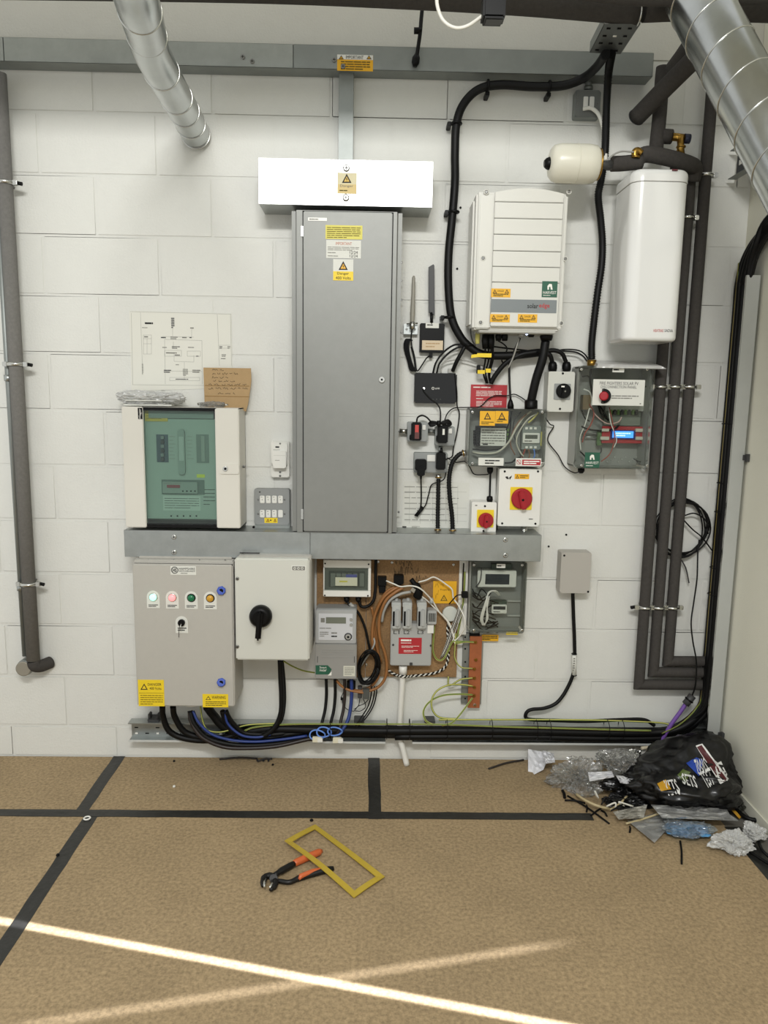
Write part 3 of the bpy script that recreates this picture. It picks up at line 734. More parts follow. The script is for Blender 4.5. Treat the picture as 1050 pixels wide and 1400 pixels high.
# things lying on the board
def crumple(name, label, cat, c, size, m, seed=0, nx=22, ny=16, amp=.35, thick=.5, flatb=True):
    """a crumpled thin sheet folded on itself: closed lumpy surface with sharp creases"""
    from mathutils import noise
    bm = bmesh.new(); bmesh.ops.create_icosphere(bm, subdivisions=5, radius=1)
    off = Vector((seed*3.1, seed*1.7, seed*.3))
    for v in bm.verts:
        p = v.co.copy(); n1 = noise.noise(p*1.3+off); n2 = abs(noise.noise(p*3.1+off*2)); n3 = abs(noise.noise(p*7+off))
        k = 1+amp*(n1*1.1-n2*.9)-amp*.5*n3-amp*.35*abs(noise.noise(p*14+off*3))
        q = Vector((p.x*k*size[0], p.y*k*size[1], p.z*k*size[2]))
        if flatb and q.z < -size[2]*.8: q.z = -size[2]*.8
        v.co = q+Vector(c)
    me = bpy.data.meshes.new(name); bm.to_mesh(me); bm.free(); me.materials.append(m)
    o = bpy.data.objects.new(name, me); COL.objects.link(o); ROOTS.append(o)
    if label: tag(o, label, cat)
    return o
c = W(208, 540, .08)
t = thing('plastic_bag', 'crumpled clear plastic bag of papers lying on top of the glass fronted board', 'bag')
o = crumple('bag_film', None, None, (c.x, -.08, TOPZ+.03), (.137, .06, .034), FILM2, 3); ROOTS.remove(o); o.parent = t
o = MB().box(c.x-.10, c.x+.085, .04, .12, TOPZ+.004, TOPZ+.009).box(c.x-.09, c.x+.05, .05, .13, TOPZ+.022, TOPZ+.025).build('papers', PAPER, t)
o = MB(); p0 = Vector((c.x+.02, -.12, TOPZ+.045)); o.box(p0.x, p0.x+.05, .095, .097, p0.z-.012, p0.z+.002); o.build('printed_strip', INKG, t)
c = W(290, 548, .09)
t = thing('fixings_bag', 'small clear bag of screws on top of the glass fronted board', 'bag')
o = crumple('bag_film', None, None, (c.x, -.10, TOPZ+.012), (.062, .03, .013), FILM, 9); ROOTS.remove(o); o.parent = t
for i in range(16):
    p0 = Vector((c.x+random.uniform(-.05, .05), -.10+random.uniform(-.018, .018), TOPZ+.006+random.uniform(0, .008))); a = random.uniform(0, 3.14)
    MB().cyl(p0, p0+Vector((math.cos(a)*.016, math.sin(a)*.008, .002)), .0022, n=6).build('fixing', CHROME, t)
# cardboard note leaning on the wall
t = thing('cardboard_note', 'torn brown cardboard with handwriting leaning on the wall behind the board', 'note')
pts = [(278, 502.5), (343, 503.5), (343.5, 522), (339, 553), (336, 563), (331, 560), (300, 562), (280, 560)]
CD_ = .04
b = MB(); b.prism([(W(x, y, CD_).x, W(x, y, CD_).z) for x, y in reversed(pts)], CD_-.004, CD_); b.build('card', CARD, t)
for y in (527, 541.5): 
    b = MB(); seg(b, 280, y, 341, y+1, CD_+.0005, 1); b.build('crease', mat('card_dark', '#8a6c42', .9), t)
rn = random.Random(4)
def scrawl(px, d, par, w=.5, m=INK, seed=1, h=1.0):
    """a line of loose pen strokes"""
    rn = random.Random(seed); x0, y0, x1, y1 = px; b = MB(); x = x0
    while x < x1:
        wl = rn.uniform(4, 9); e = min(x1, x+wl); P = []; k = 0
        while x+k*.9 < e: P.append(W(x+k*.9, (y0+y1)/2+rn.uniform(-.5, .5)*(y1-y0)*h, d+.0006)); k += 1
        if len(P) > 2: b.tube(P, w/FPX*3*.5, 4)
        x = e+rn.uniform(1.5, 3)
    return b.build('handwriting', m, par)
for i, (x0, y, x1) in enumerate(((290, 505.5, 308), (290, 511, 326), (290, 516, 312), (291, 521, 321), (285, 526, 340), (285, 531, 339), (298, 538, 322))): scrawl((x0, y-1.5, x1, y+1.5), CD_, t, seed=i, w=.45)

# drawing taped to the wall
t = thing('schematic_drawing', 'large thin paper schematic fixed on the wall above the glass fronted board', 'drawing')
b = MB(); b.prism([(W(x, y, .004).x, W(x, y, .004).z) for x, y in ((180, 535), (318, 530), (316, 429), (176.5, 425))], .0028, .0038); b.build('sheet', mat('drawing_paper', '#d8d7cd', .6), t)
d = .0042; b = MB()
for s in ((177.5, 426, 316, 429.5), (192, 427, 195, 512), (297, 430, 300, 500), (315, 430, 316.5, 500), (179.5, 428, 181.5, 526), (181, 526, 280, 527), (225, 464, 276, 465.5), (225, 464, 226, 525), (276, 465.5, 276.5, 525), (236, 436, 236, 460), (262, 450, 262, 462), (237, 467, 237, 475), (238, 482, 238, 494), (238, 494, 265, 495), (265, 486, 265, 495), (252, 495, 252, 518), (196, 458, 207, 458), (196, 458, 196, 484), (207, 458, 207, 484), (196, 484, 207, 484), (196, 463, 207, 463), (196, 470, 207, 470), (201, 463, 201, 484), (225, 479, 248, 479), (225, 487, 248, 487), (225, 479, 225, 487), (248, 479, 248, 487), (256, 480, 274, 480), (256, 487, 274, 487), (256, 480, 256, 487), (274, 480, 274, 487), (232, 516, 273, 516), (232, 520.5, 273, 520.5), (232, 516, 232, 520.5), (273, 516, 273, 520.5), (299, 472, 315, 472), (299, 476, 315, 476), (224, 507, 276, 508), (222, 460, 265, 461)):
    seg(b, *s, d, .35)
b.build('ruled_lines', mat('ink_pale', '#9a9a93', .7), t)
lines(t, (198, 440, 218, 444), 1, d, INK, .6, words=3); lines(t, (194, 447, 208, 449), 1, d, INKG, .4); lines(t, (234, 434, 238.5, 449), 6, d, DARKG, .6, words=1)
for i, q in enumerate(((220, 460, 228, 463), (233, 460, 243, 464), (249, 460, 256, 463), (259, 460, 264, 463), (260, 447, 268, 450), (222, 474, 230, 476), (235, 473, 246, 477), (257, 474, 270, 476), (240, 498, 248, 499.5), (224, 505, 234, 510), (250, 504, 257, 514), (263, 505, 274, 510), (240, 517.5, 265, 519.5), (197, 459, 206, 462), (194, 497, 196, 512), (300, 473, 304, 477), (311, 473, 315, 477), (303, 484, 309, 488), (302, 489.5, 313, 491), (227, 481, 246, 484), (239, 484, 247, 487), (268, 486, 274, 488))):
    lines(t, q, max(1, int((q[3]-q[1])/2)), d, INKG if i % 3 else DARKG, .5, seed=i, words=2)
# paper sheet behind sockets
t = thing('wiring_sheet', 'white paper sheet with faint drawings on the wall below the sockets', 'drawing')
b = MB(); b.prism([(W(x, y, .004).x, W(x, y, .004).z) for x, y in ((548, 726), (639, 727), (642, 660), (552, 658))], .0028, .0036); b.build('sheet', PAPER, t)
for i in range(7): lines(t, (553, 664+i*7.5, 637, 668+i*7.5), 1, .004, mat('ink_pale', '#9a9a93'), .3, seed=i+20, words=7)
b = MB()
for y in (672, 694, 703, 712): seg(b, 553, y, 638, y+.8, .004, .3)
for x in (560, 575, 592, 610, 626): seg(b, x, 664, x-.5, 716, .004, .3)
b.build('ruled_lines', mat('ink_pale', '#9a9a93', .7), t)
lines(t, (550, 719, 560, 721.5), 1, .004, INK, .6, words=1); lines(t, (563, 719, 574, 722), 2, .004, INKG, .4)

# pull switch and grid switch left of cabinet
t = thing('shrouded_isolator', 'white hooded isolator switch on the wall at the left edge of the grey cabinet', 'switch')
part('base', WHITE, t, (370.5, 604, 395.5, 652.5), .002, .03, .003, .006)
part('shroud', WHITE, t, (370.5, 605, 393, 636), .03, .046, .004, .008); part('rocker', WHITE, t, (373, 617, 391, 640), .046, .062, .004, .004)
part('rocker_band', mat('pale_line', '#bfbfb6'), t, (374, 622.5, 390, 623), .062, .0625, 0)
lines(t, (376, 628.8, 387, 629.8), 1, .0622, INKG, .6, words=2); lines(t, (376.5, 609.5, 386, 613), 1, .0462, INK, .6, words=2); lines(t, (373.5, 614.5, 390, 615.5), 1, .0462, INKG, .5, words=2)
screw(t, 383, 606.5, .046, 2.5); screw(t, 383, 645.5, .03, 3); screw(t, 383, 650.5, .03, 3)
t = thing('grid_switch', 'grey metal grid switch with eight white rockers on the trunking by the cabinet', 'switch')
part('back_box', GALVD, t, (348, 669, 396, 726), .003, .05, .004); part('front_plate', mat('metal_clad', '#8f918f', .45, .4), t, (347.5, 668, 395.5, 717.5), .05, .056, .002, .010)
for j, y in enumerate((683, 702.5)):
    for i in range(4):
        x = 358.5+i*8.3; part('rocker', WHITE, t, (x-3.2, y-5.2, x+3.2, y+5.2), .056, .061, .002)
        if (j, i) != (1, 3): lines(t, (x-2, y-4, x+2, y-2.6), 1, .0612, INKG, .5, words=2); lines(t, (x-.5, y-1, x+.5, y+1.5), 1, .0612, DARKG, .7, words=1)
    screw(t, 353, y, .056, 2.5); screw(t, 389, y, .056, 2.5)
st = part('yellow_label', YEL, t, (361.5, 708, 379.5, 715), .056, .0568, 0); warn(st, (364, 709, 368.5, 713.5), .0569); warn(st, (374, 709, 378, 713.5), .0569); lines(st, (369, 710, 373, 712.5), 1, .057, INK, .6, words=1)
lines(t, (354, 671.5, 358, 674), 1, .0562, INK, .6, words=1)
t = thing('black_grommet', 'tiny black grommet on the wall under the eight rocker grid switch', 'grommet')
MB().knob(W(347, 720.5, .155), .005, .006, 12).build('body', BLACKM, t)

# antennas, modem, router
t = thing('whip_antenna', 'slim grey whip antenna on a small metal bracket beside the grey cabinet', 'antenna')
MB().tube([W(563.5, 447, .05), W(563.7, 438, .05), W(564, 430, .05), W(565, 402, .05), W(565.5, 380, .05), W(566, 377, .05)], [.0085, .0085, .0098, .0075, .0065, .003], 14).build('whip', mat('antenna_grey', '#8d8a7f', .5), t)
part('bracket', GALV, t, (552, 443, 571, 457), .002, .03, .001); MB().tube([W(556, 443, .045), W(571, 442, .045)], .003, 8).build('u_bolt', CHROME, t)
screw(t, 556, 450, .03, 3); screw(t, 567, 450, .03, 3)
MB().tube([W(563.5, 440, .05), W(563.5, 450, .05)], .010, 12).build('collar', CHROME, t)
t = thing('coiled_antenna_lead', 'black antenna lead bunched in a long coil beside the cabinet edge', 'cable')
b = MB()
for i in range(5):
    o_ = i*1.5; b.tube(sm([W(562+o_*.3, 466, .02+i*.004), W(555+o_, 464, .02+i*.004), W(552.5+o_, 474, .02+i*.004), W(557+o_*.8, 492, .02+i*.004), W(561+o_, 506, .02+i*.004), W(567+o_*.3, 505, .03), W(566+o_*.2, 490, .03), W(562+o_*.2, 474, .03)], 6), .0028, 7)
b.build('loops', CABLE, t)
b = MB(); b.tube(sm([W(563.5, 449, .05), W(562, 463, .045), W(564, 480, .04), W(568, 500, .03), W(571, 507, .03), W(577, 499, .03), W(583, 490, .03), W(588, 486, .04)], 6), .0028, 7); b.build('lead', CABLE, t)
t = thing('modem', 'small black box modem with a cream label and a flat paddle antenna', 'modem')
part('housing', BLACK, t, (574, 442, 607.5, 482), .004, .035, .003); part('top_label', PAPER, t, (582, 441.5, 600, 448.5), .035, .0356, 0); lines(t, (584, 443, 598, 445.5), 1, .0358, INK, .6)
part('cream_label', mat('cream_label', '#c9b79a', .6), t, (577, 465.5, 605.5, 478.5), .035, .0356, 0); lines(t, (582, 467.5, 601, 476), 2, .0358, mat('ink_tan', '#a88b62'), .35)
part('foot', BLACK, t, (587, 482, 591.5, 489), .01, .03, .001)
a0, a1 = W(589.5, 432, .03), W(589.8, 362, .03)
b = MB(); b.prism([(W(x, y, .035).x, W(x, y, .035).z) for x, y in ((586, 427), (594.5, 431.5), (594, 363), (592.5, 361), (586, 365))], .025, .035, .003); b.build('paddle', DARKG, t)
MB().tube([W(590, 443, .03), W(590, 427, .03)], .006, 10).build('stem', BLACK, t)
t = thing('router', 'glossy black wifi router mounted on the wall with status lights', 'router')
part('housing', mat('gloss_black', '#080809', .15), t, (566.5, 510, 624.5, 551.5), .004, .04, .005)
text(t, 'tp-link', (595, 529.5, 601, 533), .04, INKW); MB().ring(W(592, 531, .0402), (0, 1, 0), .0045, .0012, 16).build('logo_ring', INKW, t)
MB().knob(W(579.5, 531, .04), .0042, .001).build('status_light', mat('led_white', '#f4f4f0', .5, emit=2.5), t)
for x in (592, 597, 602): MB().knob(W(x, 546, .04), .0012, .0006).build('indicator', INKG, t)
part('antenna_stub', GRW, t, (613, 504, 620, 510), .01, .03, .001)

def socket(name, label, box, plates, screws=()):
    t = thing(name, label, 'socket'); part('back_box', GALVD, t, box, .002, .042, .004, .006)
    part('front_plate', mat('metal_clad', '#8f918f', .45, .4), t, (box[0]+1, box[1]+1, box[2]-1, box[3]-1), .042, .047, .0015, .006)
    for r in plates: part('rocker', WHITE, t, r, .047, .052, .0015)
    return t
t = socket('power_socket', 'grey metal socket holding the adaptor with a red window', (557, 577, 585, 604), ((577.5, 581, 582, 588),)); MB().cyl(W(546, 589, .03), W(558, 590, .03), .009, n=16).build('conduit_entry', CHROME, t)
t = socket('power_socket', 'grey metal socket right of the red windowed adaptor, under the coiled leads', (595, 583, 621.5, 609.5), ((613.5, 586, 618, 593),))
MB().cyl(W(585, 589, .02), W(596, 590, .02), .009, n=16).build('conduit_link', GALV, t)
t = socket('power_socket', 'double grey metal socket above the straight black conduit', (566, 619, 612, 646.5), ((584, 622, 595, 631),))
MB().cyl(W(602, 620, .02), W(602, 609, .02), .009, n=16).build('conduit_link', GALV, t)
t = thing('power_adaptor', 'black power adaptor with a glowing red window plugged in beside the cabinet', 'power adaptor')
part('housing', BLACK, t, (562.5, 577.5, 576.5, 602.5), .052, .085, .004); part('side_lug', BLACK, t, (560, 594, 564, 602), .052, .07, .003)
part('red_window', mat('red_glow', '#a83a34', .3, emit=.25), t, (567.5, 581, 572.5, 591), .085, .0856, 0); part('label', mat('label_dark', '#5b2d2a'), t, (567, 591, 573, 600), .085, .0853, 0)
t = thing('power_adaptor', 'black power adaptor with a white label plugged in under the coiled leads', 'power adaptor')
part('housing', BLACK, t, (598.5, 582, 612.5, 606), .052, .085, .004); part('white_label', PAPER, t, (605, 586.5, 608, 594.5), .085, .0855, 0); part('side_lug', BLACK, t, (596.5, 595, 600, 604), .052, .07, .003)
t = thing('power_adaptor', 'plain black power adaptor in the right half of the double socket', 'power adaptor')
part('housing', BLACK, t, (596.5, 619, 609.5, 642.5), .052, .085, .004); MB().tube([W(603, 620, .07), W(603.5, 612, .07)], [.009, .004], 12).build('strain_relief', BLACK, t)
t = thing('mains_plug', 'black three pin plug in the left half of the double socket', 'plug')
b = MB(); b.rbox((567.5, 628, 583.5, 643.5), .052, .075, .01, .003); b.build('body', BLACK, t); part('cord_grip', BLACK, t, (570.5, 638, 581, 651), .052, .082, .004)
MB().tube([W(575.5, 650, .065), W(575.5, 656, .062)], [.006, .003], 10).build('strain_relief', BLACK, t)
cable('thin black lead hanging from the plug to a tied bunch', [(575.5, 655, .06), (576, 675, .03), (575.5, 690, .02), (574, 697, .02)], 2)
t = thing('tied_lead', 'small tied bunch of thin black lead in front of the paper sheet', 'cable')
b = MB()
for i in range(4): b.tube([W(567+i*1, 705+i*.4, .02+i*.003), W(572+i, 699+i*.3, .022), W(577+i*.8, 692+i*.8, .02)], .003, 6)
b.build('bunch', CABLE, t); MB().ring(W(572.5, 699.5, .022), Vector((.6, 0, .8)), .007, .002, 12).build('twist_tie', BLACK, t)
cable('thin black lead from the tied bunch up to the double socket', [(577, 696, .02), (582, 690, .02), (586, 676, .02), (590, 663, .02), (600, 659, .02), (607, 655, .05), (610, 646, .055)], 1.7)
t = thing('coiled_leads', 'black leads bundled in a bow above the white labelled adaptor', 'cable')
b = MB()
for i in range(5):
    b.tube(sm([W(586+i, 579-i*.6, .06+i*.003), W(590, 583-i*1.2, .07), W(600, 579, .075), W(612, 574+i*1.2, .07), (W(617-i*.5, 580, .065)), W(610, 583-i*.5, .07), W(600, 578, .08), W(590, 576+i*.5, .07), W(586+i, 579-i*.6, .06)], 5), .0032, 6)
b.build('loops', CABLE, t); b = MB(); b.tube([W(600, 575, .085), W(600, 583, .085)], .008, 10); b.build('tie', BLACK, t)
cable('thin black lead arching from the red windowed adaptor to the coiled leads', [(569.5, 578, .07), (571, 571, .06), (577, 568, .05), (584, 571, .05), (590, 578, .06)], 2.4)
cable('thin black lead from the coiled leads up across the router face', [(602, 578, .06), (602, 562, .05), (598, 553, .045), (588, 545, .044), (580, 536, .044), (578.5, 531, .046)], 2)
cable('thin black lead from the router corner down past the sockets', [(622, 511, .045), (624.5, 535, .044), (625, 555, .03), (628, 566, .02), (625, 590, .02), (620, 612, .02), (618, 624, .02), (610, 628, .06)], 1.8)
cable('thin black lead wandering from the coiled leads over the red sign to the gland', [(608, 574, .06), (612, 565, .04), (621, 558, .02), (640, 557, .02), (656, 556, .02), (668, 545, .02), (678, 541, .02), (694, 541, .02), (703, 539, .02), (712, 543, .02), (722, 550, .03)], 1.6)
cable('thin black lead from the double socket looping below the clear meter box', [(612, 626, .06), (622, 632, .02), (636, 631, .02), (642, 638, .02), (648, 648, .02), (660, 649, .02), (668, 648, .02), (670, 643, .05)], 1.6)
cable('curved black lead from the router top up to the big cable on the left side', [(592, 510, .03), (596, 496, .04), (606, 482, .04), (620, 472, .05), (632, 471, .05)], 2.6)
cable('curved black lead from the router top up to the big cable on the right side', [(597, 510, .03), (601, 497, .04), (612, 484, .04), (624, 476, .05), (636, 473, .05)], 2.6)
cable('thick black lead from the router corner slanting up to the big cable', [(619, 507, .03), (624, 495, .05), (631, 482, .06), (637, 471, .06)], 5.5)
cable('pale thin lead arching from the router across to the yellow tags', [(603, 510, .03), (603, 500, .03), (612, 494, .03), (630, 492, .03), (650, 497, .03), (664, 502, .03), (678, 508, .03)], 1.8, GRW)

# ridged conduits to the trunking
def conduit(label, pts, wpx, fit=True):
    t = thing('flexible_conduit', label, 'conduit'); P, b = corrugated(label, pts, wpx, pitch=.009); b.build('hose', CABLE, t)
    for e, q in ((P[0], P[3]), (P[-1], P[-4])) if fit else ():
        v = (q-e).normalized(); r = wpx/2/FPX*3
        MB().cyl(e-v*.004, e+v*.014, r*1.15, n=16).build('fitting', CHROME, t); MB().ring(e+v*.008, v, r*1.2, .003, 16).build('lock_nut', BRASS, t)
    return t
conduit('straight ridged black conduit from the double socket down to the trunking', [(599.5, 650, .04), (599, 680, .045), (598.5, 705, .05), (598.5, 728, .06)], 6.5)
conduit('curved ridged black conduit from the clear meter box down to the trunking', [(636, 619, .06), (627, 622, .06), (618, 634, .06), (614, 655, .06), (615, 680, .06), (618, 705, .06), (619, 728, .06)], 7)

# red isolators
def rotary(name, label, px, D0, ctr, r, ypx, plate, handle=RED, big=True, body=WHITE, scr=(), ang=0, hang=True):
    t = thing(name, label, 'isolator'); 
    part('enclosure', body, t, px, .003, D0, .004, .006)
    part('escutcheon', plate, t, ypx, D0, D0+.003, .001, .003)
    C = W(*ctr, D0+.003); rr = r/FPX*3
    MB().tube([C, C+Vector((0, -.010, 0)), C+Vector((0, -.014, 0))], [rr, rr, rr*.9], 36).build('dial', handle, t)
    C2 = C+Vector((0, -.014, 0))
    b = MB(); b.box(-rr*.28, rr*.28, 0, .018, -rr*1.0, rr*.75, .004)
    h = b.build('handle', handle, t); h.data.transform(Matrix.Translation(C2) @ Matrix.Rotation(math.radians(ang), 4, 'Y'))
    MB().knob(C2+Vector((0, -.018, -rr*.05)), rr*.12, .001, 12).build('pivot', BLACKM if handle is RED else INKG, t)
    for x, y in scr: screw(t, x, y, D0, 3, BLACKM)
    return t
t = rotary('rotary_isolator', 'large white isolator with a red rotary handle on a yellow plate', (681.5, 641, 739, 719.5), .085, (713, 681.5), 14.5, (697.5, 666, 727.5, 697), YEL, scr=((690, 644.5), (735.5, 644.5), (686.5, 715.5), (732, 716)), ang=-12)
st = part('yellow_label', YELD, t, (703.5, 648, 723.5, 655), .085, .0856, 0); warn(st, (705, 649, 709.5, 654), .0857); lines(st, (711, 649.5, 722, 654), 2, .0857, INK, .4)
b = MB(); flat(b, [(690.5, 652), (694, 651), (696, 655), (693, 655)], .0855); flat(b, [(696, 653), (700, 650), (699, 653), (697, 656)], .0855); b.build('maker_mark', INK, t)
lines(t, (723, 708.5, 733, 711), 1, .0854, INKG, .6, words=3)
MB().cyl(W(717, 719, .04), W(716, 732, .04), .013, n=16).build('conduit_nipple', CHROME, t)
t = rotary('rotary_isolator', 'small white isolator with a red rotary handle, lower left of the large red one', (644.5, 686.5, 678.5, 729), .075, (664, 711), 10.5, (652, 697, 675, 721), YEL, scr=((663, 692), (661, 726)), ang=4)
lines(t, (649.5, 690, 655, 692), 1, .0754, INKG, .7, words=2)
t = thing('cable_gland', 'black gland on top of the small red handled isolator', 'gland'); MB().tube([W(669.5, 688, .06), W(669.5, 683, .06), W(669.5, 679, .06), W(669.5, 678, .06)], [.010, .013, .012, .006], 12).build('body', BLACK, t)
t = thing('cable_gland', 'black gland under the clear meter box above the small isolator', 'gland'); MB().tube([W(670, 639, .06), W(670, 642, .06), W(670, 645, .06), W(670, 648, .06)], [.012, .013, .012, .006], 12).build('body', BLACK, t)
cable('short straight black cable between the clear meter box and small isolator', [(670.5, 647, .06), (670, 663, .055), (669.5, 680, .06)], 2.8)
cable('straight black cable behind the left edge of the large isolator', [(680, 640, .03), (679.5, 660, .03), (679.5, 700, .03), (679, 732, .03)], 2.2)
t = rotary('rotary_isolator', 'pale grey isolator with a black rotary knob beside the disconnection box', (749, 508, 785, 563), .08, (770, 534.5), 10, (757.5, 524.5, 780, 546.5), mat('metal_clad', '#8f918f', .45, .4), handle=BLACK, body=PANEL2, scr=((769.5, 510.5), (765.5, 559)), ang=10)
part('pointer_mark', INKW, t, (767.5, 527.5, 772, 529.5), .115, .1155, 0)
for x, w_ in ((755.5, 'left'), (774.5, 'right')):
    g = thing('cable_gland', 'black cable gland, %s of the pair on the grey isolator top' % w_, 'gland'); MB().tube([W(x, 508, .05), W(x, 504, .05), W(x, 500, .05), W(x, 496, .05), W(x, 494.5, .05)], [.015, .018, .018, .015, .011], 14).build('body', BLACK, g)
cable('black cable curving into the left gland of the grey isolator', [(738, 486, .06), (746, 483, .06), (752, 486, .06), (755, 495, .05)], 6.5)
cable('black cable curving into the right gland of the grey isolator', [(740, 482, .06), (756, 479, .06), (768, 483, .06), (774, 495, .05)], 6)
cable('thin black cable passing the inverter glands to the disconnection box', [(668, 473, .07), (700, 477, .05), (740, 481, .04), (765, 480, .04), (785, 481, .04), (796, 486, .04), (803, 494, .05)], 2.2)
cable('second thin black cable slightly higher toward the disconnection box', [(745, 483, .03), (770, 478, .03), (790, 479, .03), (800, 485, .03), (806, 495, .05)], 2)

# red sign
t = thing('warning_sign', 'red safety notice with white print above the clear meter box', 'sign')
s = part('sign_plate', REDL, t, (643.5, 526, 693, 557), .008, .010, 0); lines(t, (647, 528.3, 690, 531), 1, .0102, INKW, .5, words=6)
lines(t, (651, 534, 686, 542), 4, .0102, INKW, .35); lines(t, (651, 544, 668, 546), 1, .0102, INKW, .4, words=3); lines(t, (651, 548, 686, 556), 4, .0102, INKW, .35, seed=5)

# clear enclosures
def clearbox(name, label, px, D0, base, rad=.01, lab='enclosure', lidd=.03):
    t = thing(name, label, lab); X0, X1, Z0, Z1 = rect(*px, D0)
    b = MB(); b.rbox(None, .003, .008, rad, 0, real=(X0, X1, Z0, Z1)); b.build('back_plate', base, t)
    e = .0035; b = MB()
    for q in ((X0, X0+e, Z0+rad, Z1-rad), (X1-e, X1, Z0+rad, Z1-rad), (X0+rad, X1-rad, Z0, Z0+e), (X0+rad, X1-rad, Z1-e, Z1)): b.box(q[0], q[1], .008, D0-lidd, q[2], q[3])
    b.build('side_walls', mat('wall_grey_plastic', '#9a9b95', .4), t)
    b = MB(); b.rbox(None, D0-lidd+.001, D0, rad, .004, real=(X0, X1, Z0, Z1)); b.build('clear_lid', CLEAR, t)
    # rim of the lid
    b = MB()
    for q in ((X0, X0+e, Z0+rad, Z1-rad), (X1-e, X1, Z0+rad, Z1-rad), (X0+rad, X1-rad, Z0, Z0+e), (X0+rad, X1-rad, Z1-e, Z1)): b.box(q[0]+.004, q[1]+.004 if q[0] == X0 else q[1]-.004, D0-lidd, D0-lidd+.0008, q[2], q[3])
    b.build('lid_seal', mat('seal_grey', '#55564f', .6), t)
    x0, y0, x1, y1 = px
    for x, y in ((x0+5, y0+4.5), (x1-5, y0+4.5), (x0+5, y1-4.5), (x1-5, y1-4.5)):
        MB().cyl(W(x, y, D0+.001), W(x, y, .03), .0052, n=12).build('corner_post', mat('post_grey', '#b5b6b0', .3), t)
        screw(t, x, y, D0, 4, CHROME)
    return t
def wire(par, pts, wpx, m, k=6): return cable(None, pts, wpx, m, name='wire', parent=par, k=k, n=6)
BG = mat('enclosure_grey', '#8b8c87', .5)
t = clearbox('meter_enclosure', 'clear lidded box with a small meter above the two red handled isolators', (641, 559, 746.5, 638), .11, BG)
for px, n_ in (((656, 562, 677, 582), 1), ((677.3, 562, 695, 579), 2)):
    st = part('warning_label', YELD, t, px, .1101, .1107, 0); x0, y0, x1, y1 = px; warn(st, ((x0+x1)/2-5, y0+1.5, (x0+x1)/2+5, y0+11.5), .1108, fill=YELD); lines(st, (x0+2, y1-6, x1-2, y1-1.5), 2, .1108, INKY, .5, words=3)
st = part('converter', BLACK, t, (651, 583, 693, 610), .01, .05, .002); part('converter_label', PAPER, t, (657, 585, 692, 609.5), .05, .0505, 0); lines(t, (658.5, 586.5, 690, 608), 6, .0507, INKG, .4, words=6); part('label_logo', INK, t, (660, 606, 667, 608.5), .0507, .051, 0)
for y in (588, 594, 600): part('terminal_green', EG, t, (693, y-2, 698, y+2), .02, .045, .001)
for y in range(590, 608, 4): part('terminal', BLACKM, t, (648, y-1.5, 653, y+1.5), .02, .04, .0005)
m_ = part('din_meter', mat('meter_grey', '#7f8581', .5), t, (713.5, 582, 739.5, 615), .01, .045, .002); part('meter_face', WHITE, t, (715, 592, 738, 606), .045, .055, .002); part('display', mat('lcd_dark', '#4c5049', .3), t, (718, 594.5, 735, 600), .055, .0555, 0); lines(t, (717, 601.5, 736, 604.5), 1, .0555, INKG, .5)
for x in (720, 726, 732): part('terminal_screw', INKW, t, (x-1.7, 584, x+1.7, 587), .045, .047, .0005); part('terminal_screw', INKW, t, (x-1.7, 610, x+1.7, 613), .045, .047, .0005)
part('earth_block', EY, t, (739.5, 590, 744, 610), .02, .05, .002)
wire(t, [(646, 618, .04), (660, 620, .06), (680, 618, .06), (695, 605, .06), (706, 585, .06), (716, 570, .05), (726, 562, .04)], 3, mat('pale_cable', '#c2bfb0', .5))
wire(t, [(646, 614, .04), (668, 616, .05), (690, 610, .05), (697, 590, .05), (699, 562, .05)], 2, CABLE); wire(t, [(700, 562, .05), (697, 575, .05), (692, 588, .05)], 2, CABLE)
wire(t, [(735, 565, .05), (722, 573, .06), (710, 590, .06), (706, 604, .06), (711, 618, .06), (716, 624, .06)], 2.2, mat('pale_cable', '#c2bfb0', .5))
wire(t, [(720, 566, .05), (708, 578, .06), (700, 594, .06), (698, 608, .06), (704, 622, .06)], 2, mat('brown_wire', '#7c5a44', .5)); wire(t, [(712, 563, .05), (703, 575, .05), (702, 592, .05), (708, 610, .05), (712, 624, .05)], 2, DARKG)
wire(t, [(736, 564, .05), (728, 573, .05), (722, 578, .05)], 2.6, EY); wire(t, [(718, 614, .05), (715, 622, .05), (714, 626, .05)], 2.2, mat('red_wire', '#9c4a3c', .5)); wire(t, [(722, 614, .05), (724, 620, .05), (723, 628, .05)], 2, mat('brown_wire', '#7c5a44', .5)); wire(t, [(730, 614, .05), (731, 622, .05), (729, 628, .05)], 2, BLL)
wire(t, [(690, 633, .06), (700, 632, .06), (706, 627, .06), (712, 625, .06)], 2.4, CABLE)
st = part('white_label', PAPER, t, (654, 626, 688.5, 636.5), .1105, .1112, 0); lines(st, (663, 628, 683, 635), 2, .1113, INK, .5, words=3)
st = part('prohibition_label', PAPER, t, (705, 626.5, 740, 637.5), .1105, .1112, 0); part('red_field', REDL, st, (714, 628.5, 739, 636), .1112, .1115, 0); lines(st, (716, 629.5, 737.5, 635), 2, .1116, INKW, .55, words=2)
MB().ring(W(709.2, 631.7, .1114), (0, 1, 0), .0085, .0008, 20).build('prohibition_ring', REDL, st)
b = MB(); seg(b, 706.6, 629, 711.8, 634.4, .1116, .8); b.build('prohibition_bar', REDL, st)

